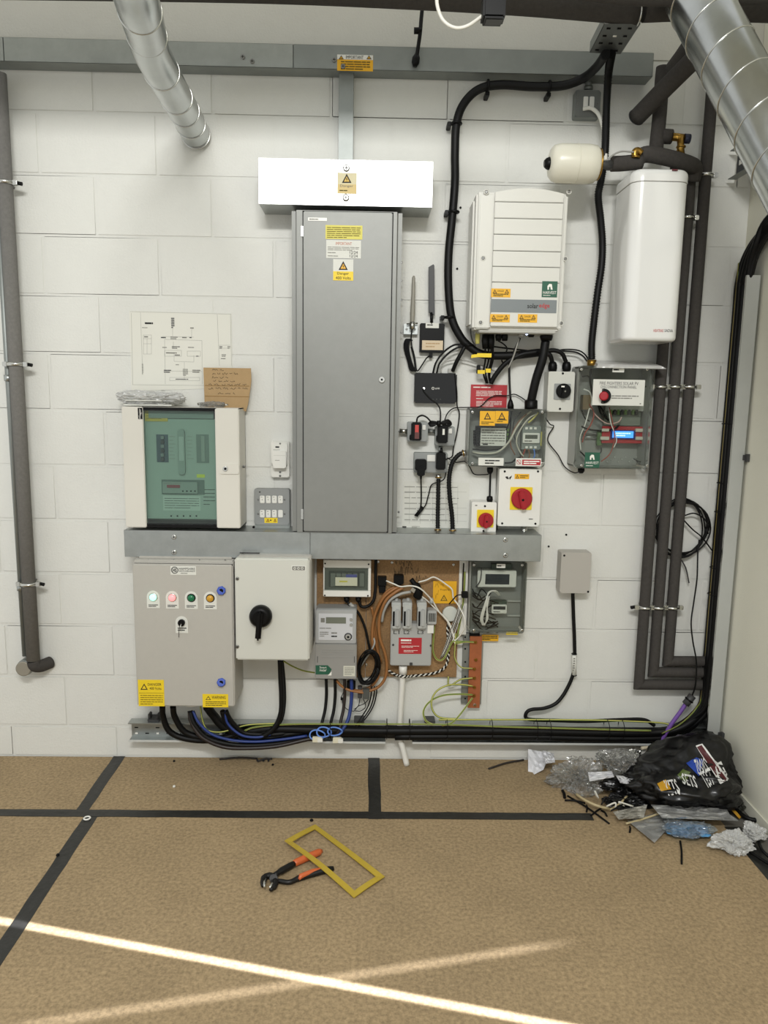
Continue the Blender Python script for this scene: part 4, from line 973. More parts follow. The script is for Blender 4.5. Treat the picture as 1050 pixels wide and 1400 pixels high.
t = clearbox('disconnection_enclosure', 'tall clear lidded box with an emergency stop and a blue lit display', (790, 500.5, 890, 641), .13, BG)
PL_ = .128
st = part('white_panel', PAPER, t, (810.5, 519, 881, 554.5), .1305, .1335, .0005); 
text(st, 'FIRE FIGHTERS SOLAR PV', (820, 522, 873, 526.3), .1336, DARKG); text(st, 'DISCONNECTION PANEL', (821.5, 527.3, 870.5, 531), .1336, DARKG)
lines(st, (836, 540, 873, 546), 2, .1336, INKG, .45, words=6); lines(st, (874.5, 551, 878, 553), 1, .1336, INKG, .8, words=1)
b = MB(); b.tube([W(825, 541.5, .1335), W(825, 541.5, .1355)], .029, 32); b.build('stop_base', BLACK, t)
MB().tube([W(825.5, 541.5, .1355), W(825.5, 541.5, .15), W(825.5, 541.5, .162), W(825.5, 541.5, .164)], [.010, .0165, .0175, .013], 28).build('stop_button', RED, t)
for y in (533, 550): MB().knob(W(824, y, .1355), .002, .001, 8).build('screw_dot', INKG, t)
# controller board with lit display
part('red_board', mat('pcb_red', '#a3282f', .45), t, (823, 583, 879.5, 606), .05, .056, .001)
for px in ((823, 586, 833, 590), (821, 597, 833, 601.5), (869, 586, 879, 590.5), (869, 597, 879, 601.5)): part('terminal_strip', mat('pale_cable', '#c2bfb0', .5), t, px, .056, .066, .001)
part('display_bezel', mat('bezel_blue', '#10246e', .3), t, (835, 588, 869, 600.5), .056, .064, .001); part('lit_display', mat('lcd_blue', '#3f8df0', .4, emit=1.6), t, (837.5, 589.5, 866, 598.5), .064, .0645, 0)
lines(t, (842, 591, 862, 597), 2, .0647, mat('lcd_text', '#c7e4ff', .4, emit=1.2), .5, words=5)
part('relay_board', mat('pcb_grey', '#71776c', .5), t, (826, 556, 876, 582), .03, .04, .001)
for i in range(8): part('relay', DARKG if i % 2 else EG, t, (834+i*5, 560, 837.5+i*5, 567), .04, .055, .001)
part('din_unit', mat('din_pale', '#b9b9ae', .5), t, (829, 536, 882, 562), .02, .05, .002)
part('terminal_block', mat('tan_block', '#6e5c3e', .5), t, (797, 540, 808, 560), .02, .06, .001)
part('green_terminals', mat('pcb_green', '#4d6b3e', .5), t, (817, 590, 823, 609), .03, .05, .001)
for y in (590, 597): MB().cyl(W(795, y, .03), W(822, y+1, .03), .003, n=8).build('rail', GALV, t)
rw = mat('red_wire', '#9c4a3c', .5); pw = mat('pale_pink_wire', '#c9a9a0', .5)
for i, (pts, w_, m_) in enumerate((([(808, 504, .07), (807, 520, .07), (812, 545, .07), (823, 560, .07), (832, 575, .07)], 3, CABLE), ([(818, 555, .06), (822, 566, .06), (832, 574, .06)], 2.5, CABLE), ([(795, 583, .06), (805, 587, .06), (825, 589, .06), (840, 586, .06), (846, 581, .07)], 2.6, CABLE), ([(806, 553, .06), (812, 565, .07), (808, 580, .07), (800, 592, .06), (796, 605, .06)], 2, rw), ([(808, 555, .06), (815, 568, .07), (830, 579, .07), (845, 577, .07), (850, 570, .07)], 1.8, pw), ([(806, 558, .06), (800, 580, .06), (793, 598, .05), (794, 615, .05)], 1.8, INKW), ([(833, 557, .06), (838, 580, .08), (840, 600, .08), (834, 620, .08), (822, 631, .08)], 1.6, rw), ([(832, 557, .06), (835, 578, .08), (843, 600, .08), (839, 612, .08)], 1.4, INKW), ([(798, 532, .06), (806, 536, .06), (809, 545, .06), (808, 560, .06)], 2, INKW), ([(822, 612, .07), (822, 617, .07), (818, 622, .07)], 2, DARKG), ([(795, 560, .06), (800, 572, .05), (806, 576, .05)], 2, CABLE), ([(796, 515, .05), (803, 514, .05), (808, 518, .05)], 2, CABLE), ([(793, 617, .05), (798, 622, .05), (806, 632, .05)], 2, CABLE), ([(870, 630, .06), (874, 634, .06), (882, 636, .06)], 1.5, DARKG), ([(866, 627, .06), (874, 631, .06), (884, 630, .06)], 1.5, DARKG))): wire(t, pts, w_, m_)
for i in range(9): MB().knob(W(830+i*5, 631-(i % 3)*3, .01), .003, .004, 8).build('knockout', mat('post_grey', '#b5b6b0', .3), t)
st = part('green_label', GREENL, t, (799.5, 618.5, 820, 639.5), .1305, .1312, 0); text(st, 'HARVEST', (801, 631, 818.5, 634.5), .1313, INKW); lines(st, (801, 636, 818.5, 637.5), 1, .1313, INKW, .5, words=5)
b = MB(); flat(b, [(806.5, 628.5), (806.5, 624), (809, 621.5), (812, 622), (813, 628.5), (811, 628.5), (810.5, 625.5), (808.5, 626), (808.5, 628.5)], .1314); b.build('logo_mark', INKW, st)
st = part('small_white_label', PAPER, t, (837.5, 502, 853.5, 509), .1305, .1312, 0); lines(st, (839, 504, 852, 507), 1, .1313, INK, .7, words=3)
g = thing('cable_gland', 'black gland under the lower left corner of the disconnection box', 'gland'); MB().tube([W(794.5, 640, .06), W(794.5, 644, .06), W(794.5, 647, .06)], [.014, .014, .008], 12).build('body', BLACK, g)
cable('thin black lead from the meter box corner to the gland under the disconnection box', [(746, 572, .06), (752, 580, .03), (757, 583, .02), (750, 595, .02), (750, 605, .02), (763, 622, .02), (772, 638, .02), (784, 646, .02), (793, 645, .05)], 1.6)
t = thing('document_wallet', 'clear plastic wallet with red print lying on top of the disconnection box', 'wallet')
X0, X1, Z0, Z1 = rect(812, 497, 901, 503, .1); 
MB().box(X0, X1-.03, .03, .14, Z0-.002, Z0+.004).build('papers', PAPER, t); MB().box(X0+.06, X1-.05, .05, .125, Z0+.0042, Z0+.006).build('red_print', mat('soft_red', '#a04a44', .6), t)
b = MB(); b.hull([Vector((X0, -.02, Z0-.003)), Vector((X1, -.02, Z0-.003)), Vector((X1, -.02, Z1+.008)), Vector((X0+.02, -.02, Z1+.012)), Vector((X0, -.15, Z0-.003)), Vector((X1+.012, -.15, Z0-.003)), Vector((X1-.01, -.15, Z0+.008)), Vector((X0, -.15, Z0+.012))]); b.build('film', FILM2, t)

# inverter
t = thing('solar_inverter', 'large white wall mounted solar inverter with yellow labels and green sticker', 'inverter')
ID_ = .2
X0, X1, Z0, Z1 = rect(651.5, 262, 774, 451, ID_)
b = MB(); b.box(X0-.012, X1-.004, .02, .15, Z0+.01, Z1-.01, .012, 3); b.build('rear_casing', INVM, t)
b = MB(); b.box(X0-.006, X1, .10, ID_-.012, Z0, Z1, .008, 3); b.build('front_cover', INVM, t)
# raised ribbed front with a curved top
px0, px1, pz0, pz1 = rect(674, 262, 766.5, 447, ID_)
top = [(px1+(px0-px1)*i/12, pz1+.016*math.sin(math.pi*i/12)-.004) for i in range(13)]
zs = [W(720, y, ID_).z for y in (276.5, 299, 321, 343.5, 365, 386.5)]
zz = [pz0]+list(reversed(zs))
for a, c in zip(zz, zz[1:]): MB().box(px0, px1, ID_-.014, ID_, a+.0012, c-.0012, .0015).build('front_panel', INVM, t)
MB().prism([(px0, zz[-1]+.0012), (px1, zz[-1]+.0012)]+top, ID_-.014, ID_, .0015).build('front_panel', INVM, t)
MB().box(X0+.004, px0-.003, ID_-.013, ID_-.004, Z0+.003, Z1-.012, .004).build('side_rail', INVM, t); MB().box(px1+.003, X1-.004, ID_-.013, ID_-.004, Z0+.003, Z1-.012, .004).build('side_rail', INVM, t)
for x, y in ((665, 262.5), (660.5, 353), (657, 441), (778, 262), (773, 354), (767.5, 442)): MB().ring(W(x, y, ID_-.004), (0, 1, 0), .008, .0022, 16).build('screw_recess', INVM, t); screw(t, x, y, ID_-.004, 4)
for y in (329, 403): screw(t, 647 if y == 329 else 643.5, y, .12, 3)
part('grey_band', mat('band_grey', '#757b7c', .45), t, (671, 409.5, 761, 427.5), ID_, ID_+.001, 0)
text(t, 'solar', (721, 415, 736, 421.5), ID_+.0012, INK, bold=.01); text(t, 'edge', (737, 414.5, 751.5, 422.5), ID_+.0012, mat('ink_redb', '#b02a2a'), bold=.01)
for px in ((671.5, 394.5, 698, 406.5), (670, 429.5, 697, 440.5), (708, 429.5, 734.5, 441)):
    st = part('yellow_label', YELD, t, px, ID_, ID_+.001, 0); x0, y0, x1, y1 = px; warn(st, (x0+2, y0+1, x0+8, y0+6.5), ID_+.0011, fill=YELD); warn(st, (x1-8, y0+1, x1-2, y0+6.5), ID_+.0011, fill=YELD)
    text(st, 'DANGER', (x0+9, y0+2, x1-9, y0+4.5), ID_+.0012, INKY); lines(st, (x0+3, y0+6.5, x1-3, y1-1), 2, ID_+.0012, INKY, .55, words=5)
st = part('green_label', GREENL, t, (741, 384.5, 762, 406.5), ID_, ID_+.001, 0); text(st, 'HARVEST', (742.5, 398, 760.5, 402), ID_+.0012, INKW); lines(st, (742.5, 403.2, 760.5, 404.6), 1, ID_+.0012, INKW, .5, words=6)
b = MB(); flat(b, [(748.5, 396), (748.5, 391), (751, 388), (754.5, 388.5), (755.5, 396), (753, 396), (752.5, 392), (750.5, 392.5), (750.5, 396)], ID_+.0013); b.build('logo_mark', INKW, st)
MB().box(X0+.02, X1-.02, .03, .18, Z0-.01, Z0+.005, .003).build('bottom_plate', mat('under_grey', '#b3b2aa', .5), t)
BZ = Z0-.008
def gl(x, y0, y1, r, d=.10, m=BLACK, par=None, nm='gland'):
    MB().tube([Vector((W(x, 460, d).x, -d, BZ+.004)), Vector((W(x, 460, d).x, -d, W(x, (y0+y1)/2, d).z)), W(x, y1, d)], [r*.85, r, r*.8], 14).build(nm, m, par or t)
for x in (663.5, 671.5): gl(x, 455, 477, .014)
for x in (681.5, 690): gl(x, 455, 466, .013)
gl(747, 455, 466, .026); gl(726, 455, 461, .013)
gl(712, 455, 461, .012, m=GRW); gl(653, 455, 470, .010, m=EY, nm='earth_stud')
MB().knob(W(720, 456, .12), .006, .004).build('status_light', mat('led_blue', '#bcd4ff', .4, emit=5), t)
cable('very thick black cable from the inverter bottom to the clear meter box', [(746, 466, .1), (742, 490, .1), (734, 515, .09), (729, 535, .08), (726, 550, .07)], 12)
t = thing('cable_gland', 'large black gland on top of the clear meter box', 'gland'); MB().tube([W(726, 559, .07), W(726, 556, .07), W(726, 548, .07), W(726, 546, .07)], [.026, .026, .026, .018], 16).build('body', BLACK, t)
t = thing('cable_gland', 'small black gland on top of the clear meter box beside the red sign', 'gland'); MB().tube([W(698, 559, .06), W(698, 554, .06), W(698, 549, .06), W(698, 546, .06)], [.013, .013, .009, .005], 14).build('body', BLACK, t)
cable('thin black cable hanging from the inverter to the small gland by the red sign', [(711, 462, .1), (704, 478, .08), (697, 496, .05), (696.5, 520, .05), (698, 547, .06)], 3)
cable('short grey cable beside the thin black one under the inverter', [(710, 462, .1), (706, 475, .1), (701, 490, .08), (695, 503, .06)], 2.2, GRW)
for i, (x, x2) in enumerate(((663.5, 662), (668, 665), (671.5, 669), (674, 670.5))): cable('black solar cable under the inverter, %s of the four yellow tagged ones' % ('first', 'second', 'third', 'fourth')[i], [(x, 476, .1), (x, 492, .08), (x2-1, 510, .05), (x2+3-i, 524, .03)], 2.4)
t = thing('cable_tag', 'yellow tag sleeve wrapped round the black cables under the inverter', 'tag')
part('tag_band', YEL, t, (652.5, 483, 672, 488.5), .115, .119, 0); b = MB(); b.prism([(W(x, y, .12).x, W(x, y, .12).z) for x, y in ((644, 489.5), (659, 487.5), (659, 483.5), (644.5, 485))], .117, .12); b.build('tag_tail', YEL, t)
t = thing('cable_tag', 'lower yellow tag on the black cables above the red sign', 'tag')
part('tag_band', YEL, t, (653, 506, 663, 511), .07, .073, 0); part('tag_tail', YEL, t, (664, 504, 671, 509.5), .07, .073, 0); part('connector', BLACK, t, (652, 499, 657, 511), .05, .07, .002)
cable('thick black cable slanting from above the red sign up to the big cable', [(671, 524, .04), (678, 512, .05), (692, 496, .06), (712, 485, .07), (735, 481, .07)], 7)
cable('thin looped black lead between two inverter glands', [(681, 466, .1), (688, 470, .09), (693, 476, .08), (691, 484, .07), (686, 492, .05), (690, 500, .04)], 2)
cable('thin yellow and black lead from the inverter corner to the big cable', [(643, 449, .14), (644, 458, .12), (646, 466, .1), (650, 473, .09)], 2, DARKG)
# main black cables from the ceiling
t = thing('main_cable', 'thick black cable looping from the perforated tray around the left of the inverter', 'cable')
P = sm([W(828, 74, .3), W(815, 92, .18), W(797, 107, .1), (W(770, 117, .07)), W(730, 118.5, .06), W(685, 116, .06), W(655, 122, .06), W(634, 142, .06), W(624, 170, .06), W(622, 210, .06), W(622, 250, .06), W(618, 300, .06), W(613.5, 345, .06), W(613, 390, .06), W(617, 432, .06), W(628, 458, .06), W(642, 474, .06), W(662, 485, .06), W(700, 486, .06), W(738, 482, .06)], 8)
MB().tube(P, .0158, 14).build('sheath', CABLE, t)
for i, (x, y, dx, dy) in enumerate(((751, 118.5, 0, 1), (667, 117, 0, 1), (624, 169, 1, 0), (620.5, 290, 1, 0), (614.5, 434, 1, 0), (640, 472, 1, 0))):
    c = W(x, y, .06); ax_ = Vector((1, 0, 0)) if dy else Vector((0, 0, 1)); MB().ring(c, ax_, .018, .005, 20).build('cleat', BLACK, t)
    e = c+(Vector((0, 0, -.026)) if dy else Vector((-.026 if i != 4 else -.026, 0, 0))); MB().box(e.x-.008, e.x+.008, .003, .06, e.z-.008, e.z+.008, .002).build('cleat_lug', BLACK, t)
t = thing('main_cable', 'ridged black cable dropping from the perforated tray past the heater', 'cable')
P, b = corrugated('', [(836, 74, .28), (832, 100, .16), (829, 150, .1), (827, 210, .12), (822, 245, .1), (818, 268, .09), (821, 298, .07), (823.5, 330, .06), (822.5, 362, .06), (817, 400, .06), (812, 440, .06), (809, 470, .06), (809, 492, .06)], 10.5); b.build('sheath', CABLE, t)
MB().cyl(W(809, 492, .06), W(809, 501, .06), .018, n=16).build('fitting', BRASS, t)
# ================================================================== EQUIPMENT BELOW THE LONG TRUNKING
# control panel
t = thing('control_panel', 'large light grey control panel with indicator lamps at lower left', 'control panel')
D = .21
X0, X1, Z0, Z1 = rect(184, 772, 319.5, 966, D)
MB().box(X0, X1, .003, D-.02, Z0, Z1+.012, .004).build('body', PANEL, t)
MB().box(X0+.004, X1-.004, D-.02, D-.018, Z0+.004, Z1).build('door_gasket', BLACKM, t)
door = MB().box(X0, X1, D-.018, D, Z0, Z1, .005, 3).build('door', PANEL, t)
MB().box(X0+.012, X1-.012, .04, D-.05, Z1+.012, Z1+.02, .002).build('top_flange', PANEL, t)
for x in (203, 238, 273, 308): screw(t, x, 766, D-.03, 3)
st = part('name_plate', PAPER, t, (233, 774, 268, 786), D, D+.001, .0003); text(st, 'HAMPSHIRE', (244.5, 776.2, 266.5, 779.2), D+.0012, INK); text(st, 'SWITCHBOARDS', (244.5, 779.8, 266.5, 782), D+.0012, INK); lines(st, (247, 783, 264, 784.8), 1, D+.0012, INKG, .5)
MB().ring(W(238.8, 779.5, D+.001), (0, 1, 0), .0125, .0015, 24).build('logo_ring', INK, st); text(st, 'HS', (236, 777, 241.5, 782), D+.0012, INK, bold=.03)
def pill(px, d): return px
for x, y, m, w_ in ((209.5, 816.5, mat('lamp_green_lit', '#9dffd6', .3, emit=1.5), 'green'), (235.5, 817, mat('lamp_red_lit', '#ff8080', .3, emit=1.5), 'red'), (261.5, 817.5, mat('lamp_green_off', '#146b45', .25), 'dark green'), (287.5, 818, mat('lamp_amber_off', '#c4922a', .25), 'amber')):
    x0, x1, z0, z1 = rect(x-8.8, y-9, x+8.8, y+15, D+.001); rr = (x1-x0)/2
    P = [(x0, z0), (x1, z0), (x1, z1-rr)]+[((x0+x1)/2+rr*math.cos(math.radians(a)), z1-rr+rr*math.sin(math.radians(a))) for a in range(15, 180, 15)]+[(x0, z1-rr)]
    lp = MB().prism(P, D, D+.0015, .0004).build('lamp_plate', PAPER, t); C = W(x, y, D+.0015)
    MB().ring(C, (0, 1, 0), .0145, .0028, 28).build('lamp_bezel', BLACK if 'off' in m.name else CHROME, lp)
    MB().tube([C, C+Vector((0, -.006, 0)), C+Vector((0, -.010, 0)), C+Vector((0, -.0115, 0))], [.0135, .0135, .010, .004], 24).build('lamp_lens', m, lp, smooth=True, label=w_+' lamp lens')
    lines(t, (x-6.5, y+9.5, x+6.5, y+13.5), 2, D+.0015, INK, .5, words=2)
x, y = 248.5, 851; x0, x1, z0, z1 = rect(x-8.5, y-8.5, x+8.5, y+14.5, D+.001); rr = (x1-x0)/2
P = [(x0, z0), (x1, z0), (x1, z1-rr)]+[((x0+x1)/2+rr*math.cos(math.radians(a)), z1-rr+rr*math.sin(math.radians(a))) for a in range(15, 180, 15)]+[(x0, z1-rr)]
lp = MB().prism(P, D, D+.0015, .0004).build('switch_plate', PAPER, t)
MB().knob(W(x, y, D+.0015), .0135, .012, 24).build('key_switch', BLACK, lp); MB().tube([W(248, 851, D+.013), W(247, 856, D+.03), W(246.6, 860, D+.03)], .002, 6).build('key', CHROME, lp)
MB().tube([W(246, 856, D+.028), W(244.5, 862, D+.02), W(244.3, 871, D+.01)], .0012, 6).build('key_cord', DARKG, lp)
lines(t, (243, 857.5, 255, 863), 2, D+.0015, INK, .5, words=2)
for y in (807.5, 933): 
    o = MB(); o.tube([W(302.5, y, D), W(302.5, y, D+.008), W(302.5, y, D+.010)], [.018, .018, .015], 7); o.build('door_lock', BLUEP, t); MB().knob(W(302.3, y+.3, D+.010), .0085, .001, 14).build('lock_socket', BLACKM, t)
for px, big, sm_ in (((189, 929.5, 224.5, 965.5), 'DANGER', '400 Volts'), ((277, 949, 312, 967), 'WARNING', None)):
    st = part('yellow_label', YEL, t, px, D, D+.001, 0); x0, y0, x1, y1 = px
    if sm_:
        warn(st, (192, 934.5, 202, 943), D+.0012, fill=YEL, bolt=False); text(st, big, (202, 934, 220.5, 937.5), D+.0012); text(st, sm_, (204.5, 939.5, 220.5, 943), D+.0012); b = MB(); seg(b, 190, 947.5, 224, 947.8, D+.0012, .5); b.build('rule', INKY, st); lines(st, (192, 949.5, 223, 964), 5, D+.0012, INKY, .3, words=7)
    else: warn(st, (281, 951.5, 288.5, 957), D+.0012, fill=YEL, bolt=False); text(st, big, (289.5, 951.5, 308.5, 955.5), D+.0012); lines(st, (281, 958.5, 309, 965.5), 3, D+.0012, INK, .35, words=6)
for x in (262, 305): MB().cyl(Vector((W(x, 965, .12).x, -.12, Z0+.002)), Vector((W(x, 965, .12).x, -.12, Z0-.03)), .026, n=20).build('cable_gland', WHITE, t)

# isolator with black handle
t = thing('main_isolator', 'pale grey isolator enclosure with a large black rotary handle', 'isolator')
D = .225
X0, X1, Z0, Z1 = rect(321.5, 764, 423, 903, D)
MB().box(X0+.008, X1+.004, .003, D-.035, Z0+.012, Z1+.004, .004).build('body', PANEL, t)
MB().box(X0, X1, D-.035, D, Z0, Z1, .006, 3).build('door', PANEL2, t)
for y in (791, 884): screw(t, 324.5, y, D, 5)
C = W(357, 841.5, D); MB().tube([C, C+Vector((0, -.02, 0)), C+Vector((0, -.032, 0)), C+Vector((0, -.035, 0))], [.044, .044, .036, .028], 40).build('dial', BLACK, t)
b = MB(); b.box(-.011, .011, 0, .024, -.088, .03, .008, 3); h = b.build('handle', BLACK, t); h.data.transform(Matrix.Translation(C+Vector((0, -.03, 0))) @ Matrix.Rotation(math.radians(5), 4, 'Y'))
part('maker_plate', WHITE, t, (398.5, 773.5, 418, 780.5), D, D+.001, .0003); part('plate_field', INKG, t, (399.5, 774.3, 417, 779.7), D+.001, D+.0013, 0, .002)
for x in (403, 408, 413): MB().ring(W(x, 777, D+.0014), (0, 1, 0), .004, .001, 14).build('plate_mark', INKW, t)
b = MB(); P = [Vector((W(x, 765, .18).x, -.18, Z1+.012)) for x in (331, 345, 355)]; b.tube(P, .003, 6); b.ring(P[0], (0, .4, 1), .008, .002, 14); b.build('key_ring', DARKG, t)

# backing board
t = thing('backing_board', 'brown chipboard backing panel with handwriting behind the meters', 'board')
part('panel', CHIP, t, (433, 764, 500, 926), .003, .016, .001); part('panel', CHIP, t, (500.6, 764, 626.5, 925.5), .003, .018, .001)
for x, y in ((517, 768), (536, 769), (620, 772), (501, 909)): screw(t, x, y, .018, 4, CHROME)
scrawl((540, 766, 565, 774), .018, t, w=.5, seed=31, h=1.2); scrawl((538, 775, 572, 786), .018, t, w=.5, seed=32, h=1.2); scrawl((568, 784, 585, 796), .018, t, w=.5, seed=33)
t = thing('consumer_unit', 'small white framed consumer unit with grey window under the trunking', 'consumer unit')
part('base', WHITE, t, (442, 766, 507, 816), .018, .06, .003); X0, X1, Z0, Z1 = rect(442, 766, 507, 816, .075)
b = MB(); a0, a1, az0, az1 = rect(443.5, 776, 503.5, 807.5, .075)
for q in ((X0, X1, az1, Z1), (X0, X1, Z0, az0), (X0, a0, az0, az1), (a1, X1, az0, az1)): b.box(q[0], q[1], .06, .075, q[2], q[3], .002)
b.build('cover_frame', WHITE, t)
part('recess', mat('recess_grey', '#5b5f58', .5), t, (444, 777, 503, 807), .06, .061, 0); part('rail_window', mat('recess_dark', '#464a44', .5), t, (449.5, 780.5, 499, 803), .061, .062, 0)
for i in range(6):
    if i < 5: part('breaker', mat('breaker_grey2', '#70756d', .5), t, (452+i*7.6, 784, 458.5+i*7.6, 802), .062, .068, .001)
part('breaker', mat('breaker_grey2', '#70756d', .5), t, (491.5, 784, 498, 802), .062, .068, .001)
part('purple_print', mat('purple_print', '#565a96', .5), t, (473, 785.5, 488, 790), .072, .073, 0); part('paper_label', mat('cream_paper', '#dad5c0', .6), t, (458.5, 789.5, 488.5, 801), .072, .074, 0); lines(t, (464, 793, 484, 797), 1, .0742, YELP, .5, words=2)
MB().box(a0, a1, .0755, .0765, az0, az1).build('window_pane', CLEAR, t)
for x, y in ((444.5, 770.5), (504, 771.5), (444, 814), (503, 814.5)): MB().knob(W(x, y, .075), .0035, .0012, 12).build('screw_cap', BLACKM, t)
for x in (474, 490): MB().tube([W(x, 816, .045), W(x, 821, .045), W(x+.5, 823, .045)], [.012, .012, .007], 12).build('gland', BLACK, t)
cable('black cable looping under the small consumer unit up to the trunking', [(491, 822, .045), (494, 829, .045), (502, 829, .045), (510, 822, .045), (513, 808, .04), (513.5, 785, .035), (514, 765, .035)], 4.5)
t = thing('black_cable', 'black cable with grey taped end dropping from the consumer unit past the meter', 'cable')
b = MB(); b.tube(sm([W(475, 822, .045), W(480, 830, .05), W(490, 838, .05), (W(499, 858, .05)), W(504, 880, .05), W(507, 892, .05)], 6), .0055, 8); b.build('sheath', CABLE, t); b = MB(); b.tube([W(478, 825, .05), W(487, 833, .052)], .0075, 10); b.build('grey_sleeve', GRW, t)

# smart meter
t = thing('electricity_meter', 'grey electricity meter with small display and round knob on the board', 'meter')
part('upper_body', mat('meter_light', '#a3a4a3', .4), t, (431.5, 834, 487, 880), .018, .095, .003); part('upper_cover', mat('meter_top', '#8e908e', .4), t, (433, 832, 487.5, 841), .018, .09, .003)
part('face_plate', mat('meter_face', '#c4c5c8', .35), t, (435.5, 839, 482, 875), .095, .0965, .0005, .003)
part('display', mat('lcd_olive', '#6c7064', .3), t, (445.5, 844, 473, 852.5), .0965, .098, .0004); part('logo_square', INKG, t, (438.5, 845, 444, 851), .0966, .097, 0)
for y in (847, 854): MB().knob(W(480, y, .0965), .006, .006, 16).build('button', GRW, t)
C = W(476, 870.5, .0965); MB().ring(C, (0, 1, 0), .014, .0025, 28).build('knob_ring', DARKG, t); MB().knob(C, .011, .005, 24).build('knob', GRW, t); MB().knob(C+Vector((0, -.005, 0)), .005, .001, 12).build('knob_centre', BLACKM, t)
lines(t, (437, 858, 466, 860), 1, .0968, INKG, .5); lines(t, (437, 863, 449, 871), 3, .0968, INKG, .4, words=4); lines(t, (453, 864, 467, 867), 1, .0968, INKG, .6, words=4); lines(t, (453, 868.5, 467, 871.5), 1, .0968, INK, .6, words=4)
part('lower_cover', mat('meter_lower', '#8e8d89', .45), t, (430.5, 880.8, 487.5, 928.5), .018, .1, .003)
for y in (889, 892, 895, 899): part('rib', mat('meter_lower', '#8e8d89', .45), t, (440, y-.4, 483, y+.4), .1, .1012, 0)
for x in (434, 484.5): part('tab', DARKG, t, (x-.4, 897.5, x+.4, 906), .1, .1012, 0)
b = MB(); b.prism([(W(x, y, .1).x, W(x, y, .1).z) for x, y in ((431.5, 922), (450, 922), (453.5, 915), (448, 909.5), (431.5, 909.5))], .1, .1008); st = b.build('green_label', GREENL, t)
text(st, 'Smart', (437, 911, 446.5, 914), .1009, INKW); text(st, 'meter', (437, 915, 446.5, 918), .1009, INKW); b = MB(); flat(b, [(448, 923.5), (453.5, 918), (453, 923.5)], .101); b.build('leaf_mark', INKW, st)
st = part('white_label', mat('cream_label2', '#c9c8ba', .6), t, (469.5, 910.5, 485.5, 924.5), .1, .1008, 0); lines(st, (471, 912, 484, 923), 5, .1009, INKG, .35, words=3)

# cut-out
t = thing('service_cutout', 'light grey service cut-out with three fuse carriers and a red label', 'fuse unit')
CUT = mat('cutout_grey', '#a3a4a1', .5)
part('base', CUT, t, (534, 853, 590, 910.5), .018, .07, .004)
for i, x in enumerate((536, 551, 571)):
    part('fuse_carrier', mat('fuse_grey', '#aeb0ac', .45), t, (x, 826, x+12, 860), .03, .10, .004); part('carrier_cap', mat('fuse_grey', '#aeb0ac', .45), t, (x-.5, 824, x+12.5, 831), .03, .094, .003)
    part('carrier_slot', BLACKM, t, (x+1, 836, x+3.6, 856), .1, .101, 0); part('carrier_grip', CUT, t, (x+5, 834, x+10, 857), .1, .112, .003)
for i, (x, s) in enumerate(((538, 'L1'), (552, 'L2'), (571, 'L3'))): text(t, s, (x, 862, x+8, 867), .0702, INK)
part('neutral_block', CUT, t, (584.5, 835, 597, 854), .03, .085, .003); part('neutral_grille', mat('grille_dark', '#34342e', .6), t, (586, 838.5, 595.5, 850), .085, .086, 0)
for i in range(6): part('grille_bar', CUT, t, (586.5+i*1.6, 838.5, 586.9+i*1.6, 850), .086, .0868, 0)
part('seal_tab', WHITE, t, (584.5, 854.5, 593, 866), .07, .074, .001)
st = part('red_label', REDL, t, (545, 872, 576.5, 894), .07, .0708, 0); lines(st, (548, 874, 574, 877), 1, .071, INKW, .8, words=3); lines(st, (548, 878.5, 574, 879.8), 1, .071, INKW, .6, words=4); lines(st, (549, 882.5, 573, 886), 2, .071, INKW, .35, words=5); lines(st, (552, 888.5, 571, 892), 2, .071, INKW, .35, words=4)
for x, y in ((537.5, 881.5), (589, 882.5)): MB().knob(W(x, y, .07), .0045, .003, 12).build('screw_cap', DARKG, t)
part('bottom_catch', DARKG, t, (560, 906, 564, 910), .07, .073, .001)
for x in (540, 556, 575, 588): MB().tube([W(x+2, 825, .06), W(x+2, 818, .05)], .008, 10).build('tail_entry', CUT, t)
t = thing('white_pipe', 'white plastic pipe dropping from the fuse unit to the floor', 'pipe')
MB().tube([W(551, 910, .05), W(551, 921, .05)], .017, 20).build('socket_end', WHITE, t)
fl_ = F(556, 1043, 0)
MB().tube(sm([W(551, 915, .05), W(549, 950, .05), W(547, 985, .045), W(547, 1010, .045), Vector(((W(547, 1010, .045).x+fl_.x)/2-.004, -.052, .075)), Vector((fl_.x, -.062, .0))], 6), .0125, 18).build('tube', WHITE, t)
t = thing('yellow_card', 'yellow card with pencil notes and a flash symbol pinned to the chipboard', 'sign')
s = part('card', YELD, t, (592, 794.5, 624, 825), .02, .0215, 0); warn(t, (602, 813, 612, 821.5), .0216, fill=YELD, ink=INKY); text(t, 'Property', (602, 805, 614.5, 808), .0218, INKY); scrawl((595, 797, 612, 803), .0215, t, w=.35, seed=8, m=INKY); scrawl((595, 804, 600, 820), .0215, t, w=.3, seed=11, m=INKY)
t = thing('round_cap', 'pale round blanking cap on the right of the chipboard', 'cap'); MB().knob(W(615, 838, .018), .033, .02, 36).build('disc', mat('cap_pale', '#c2c5bd', .5), t)

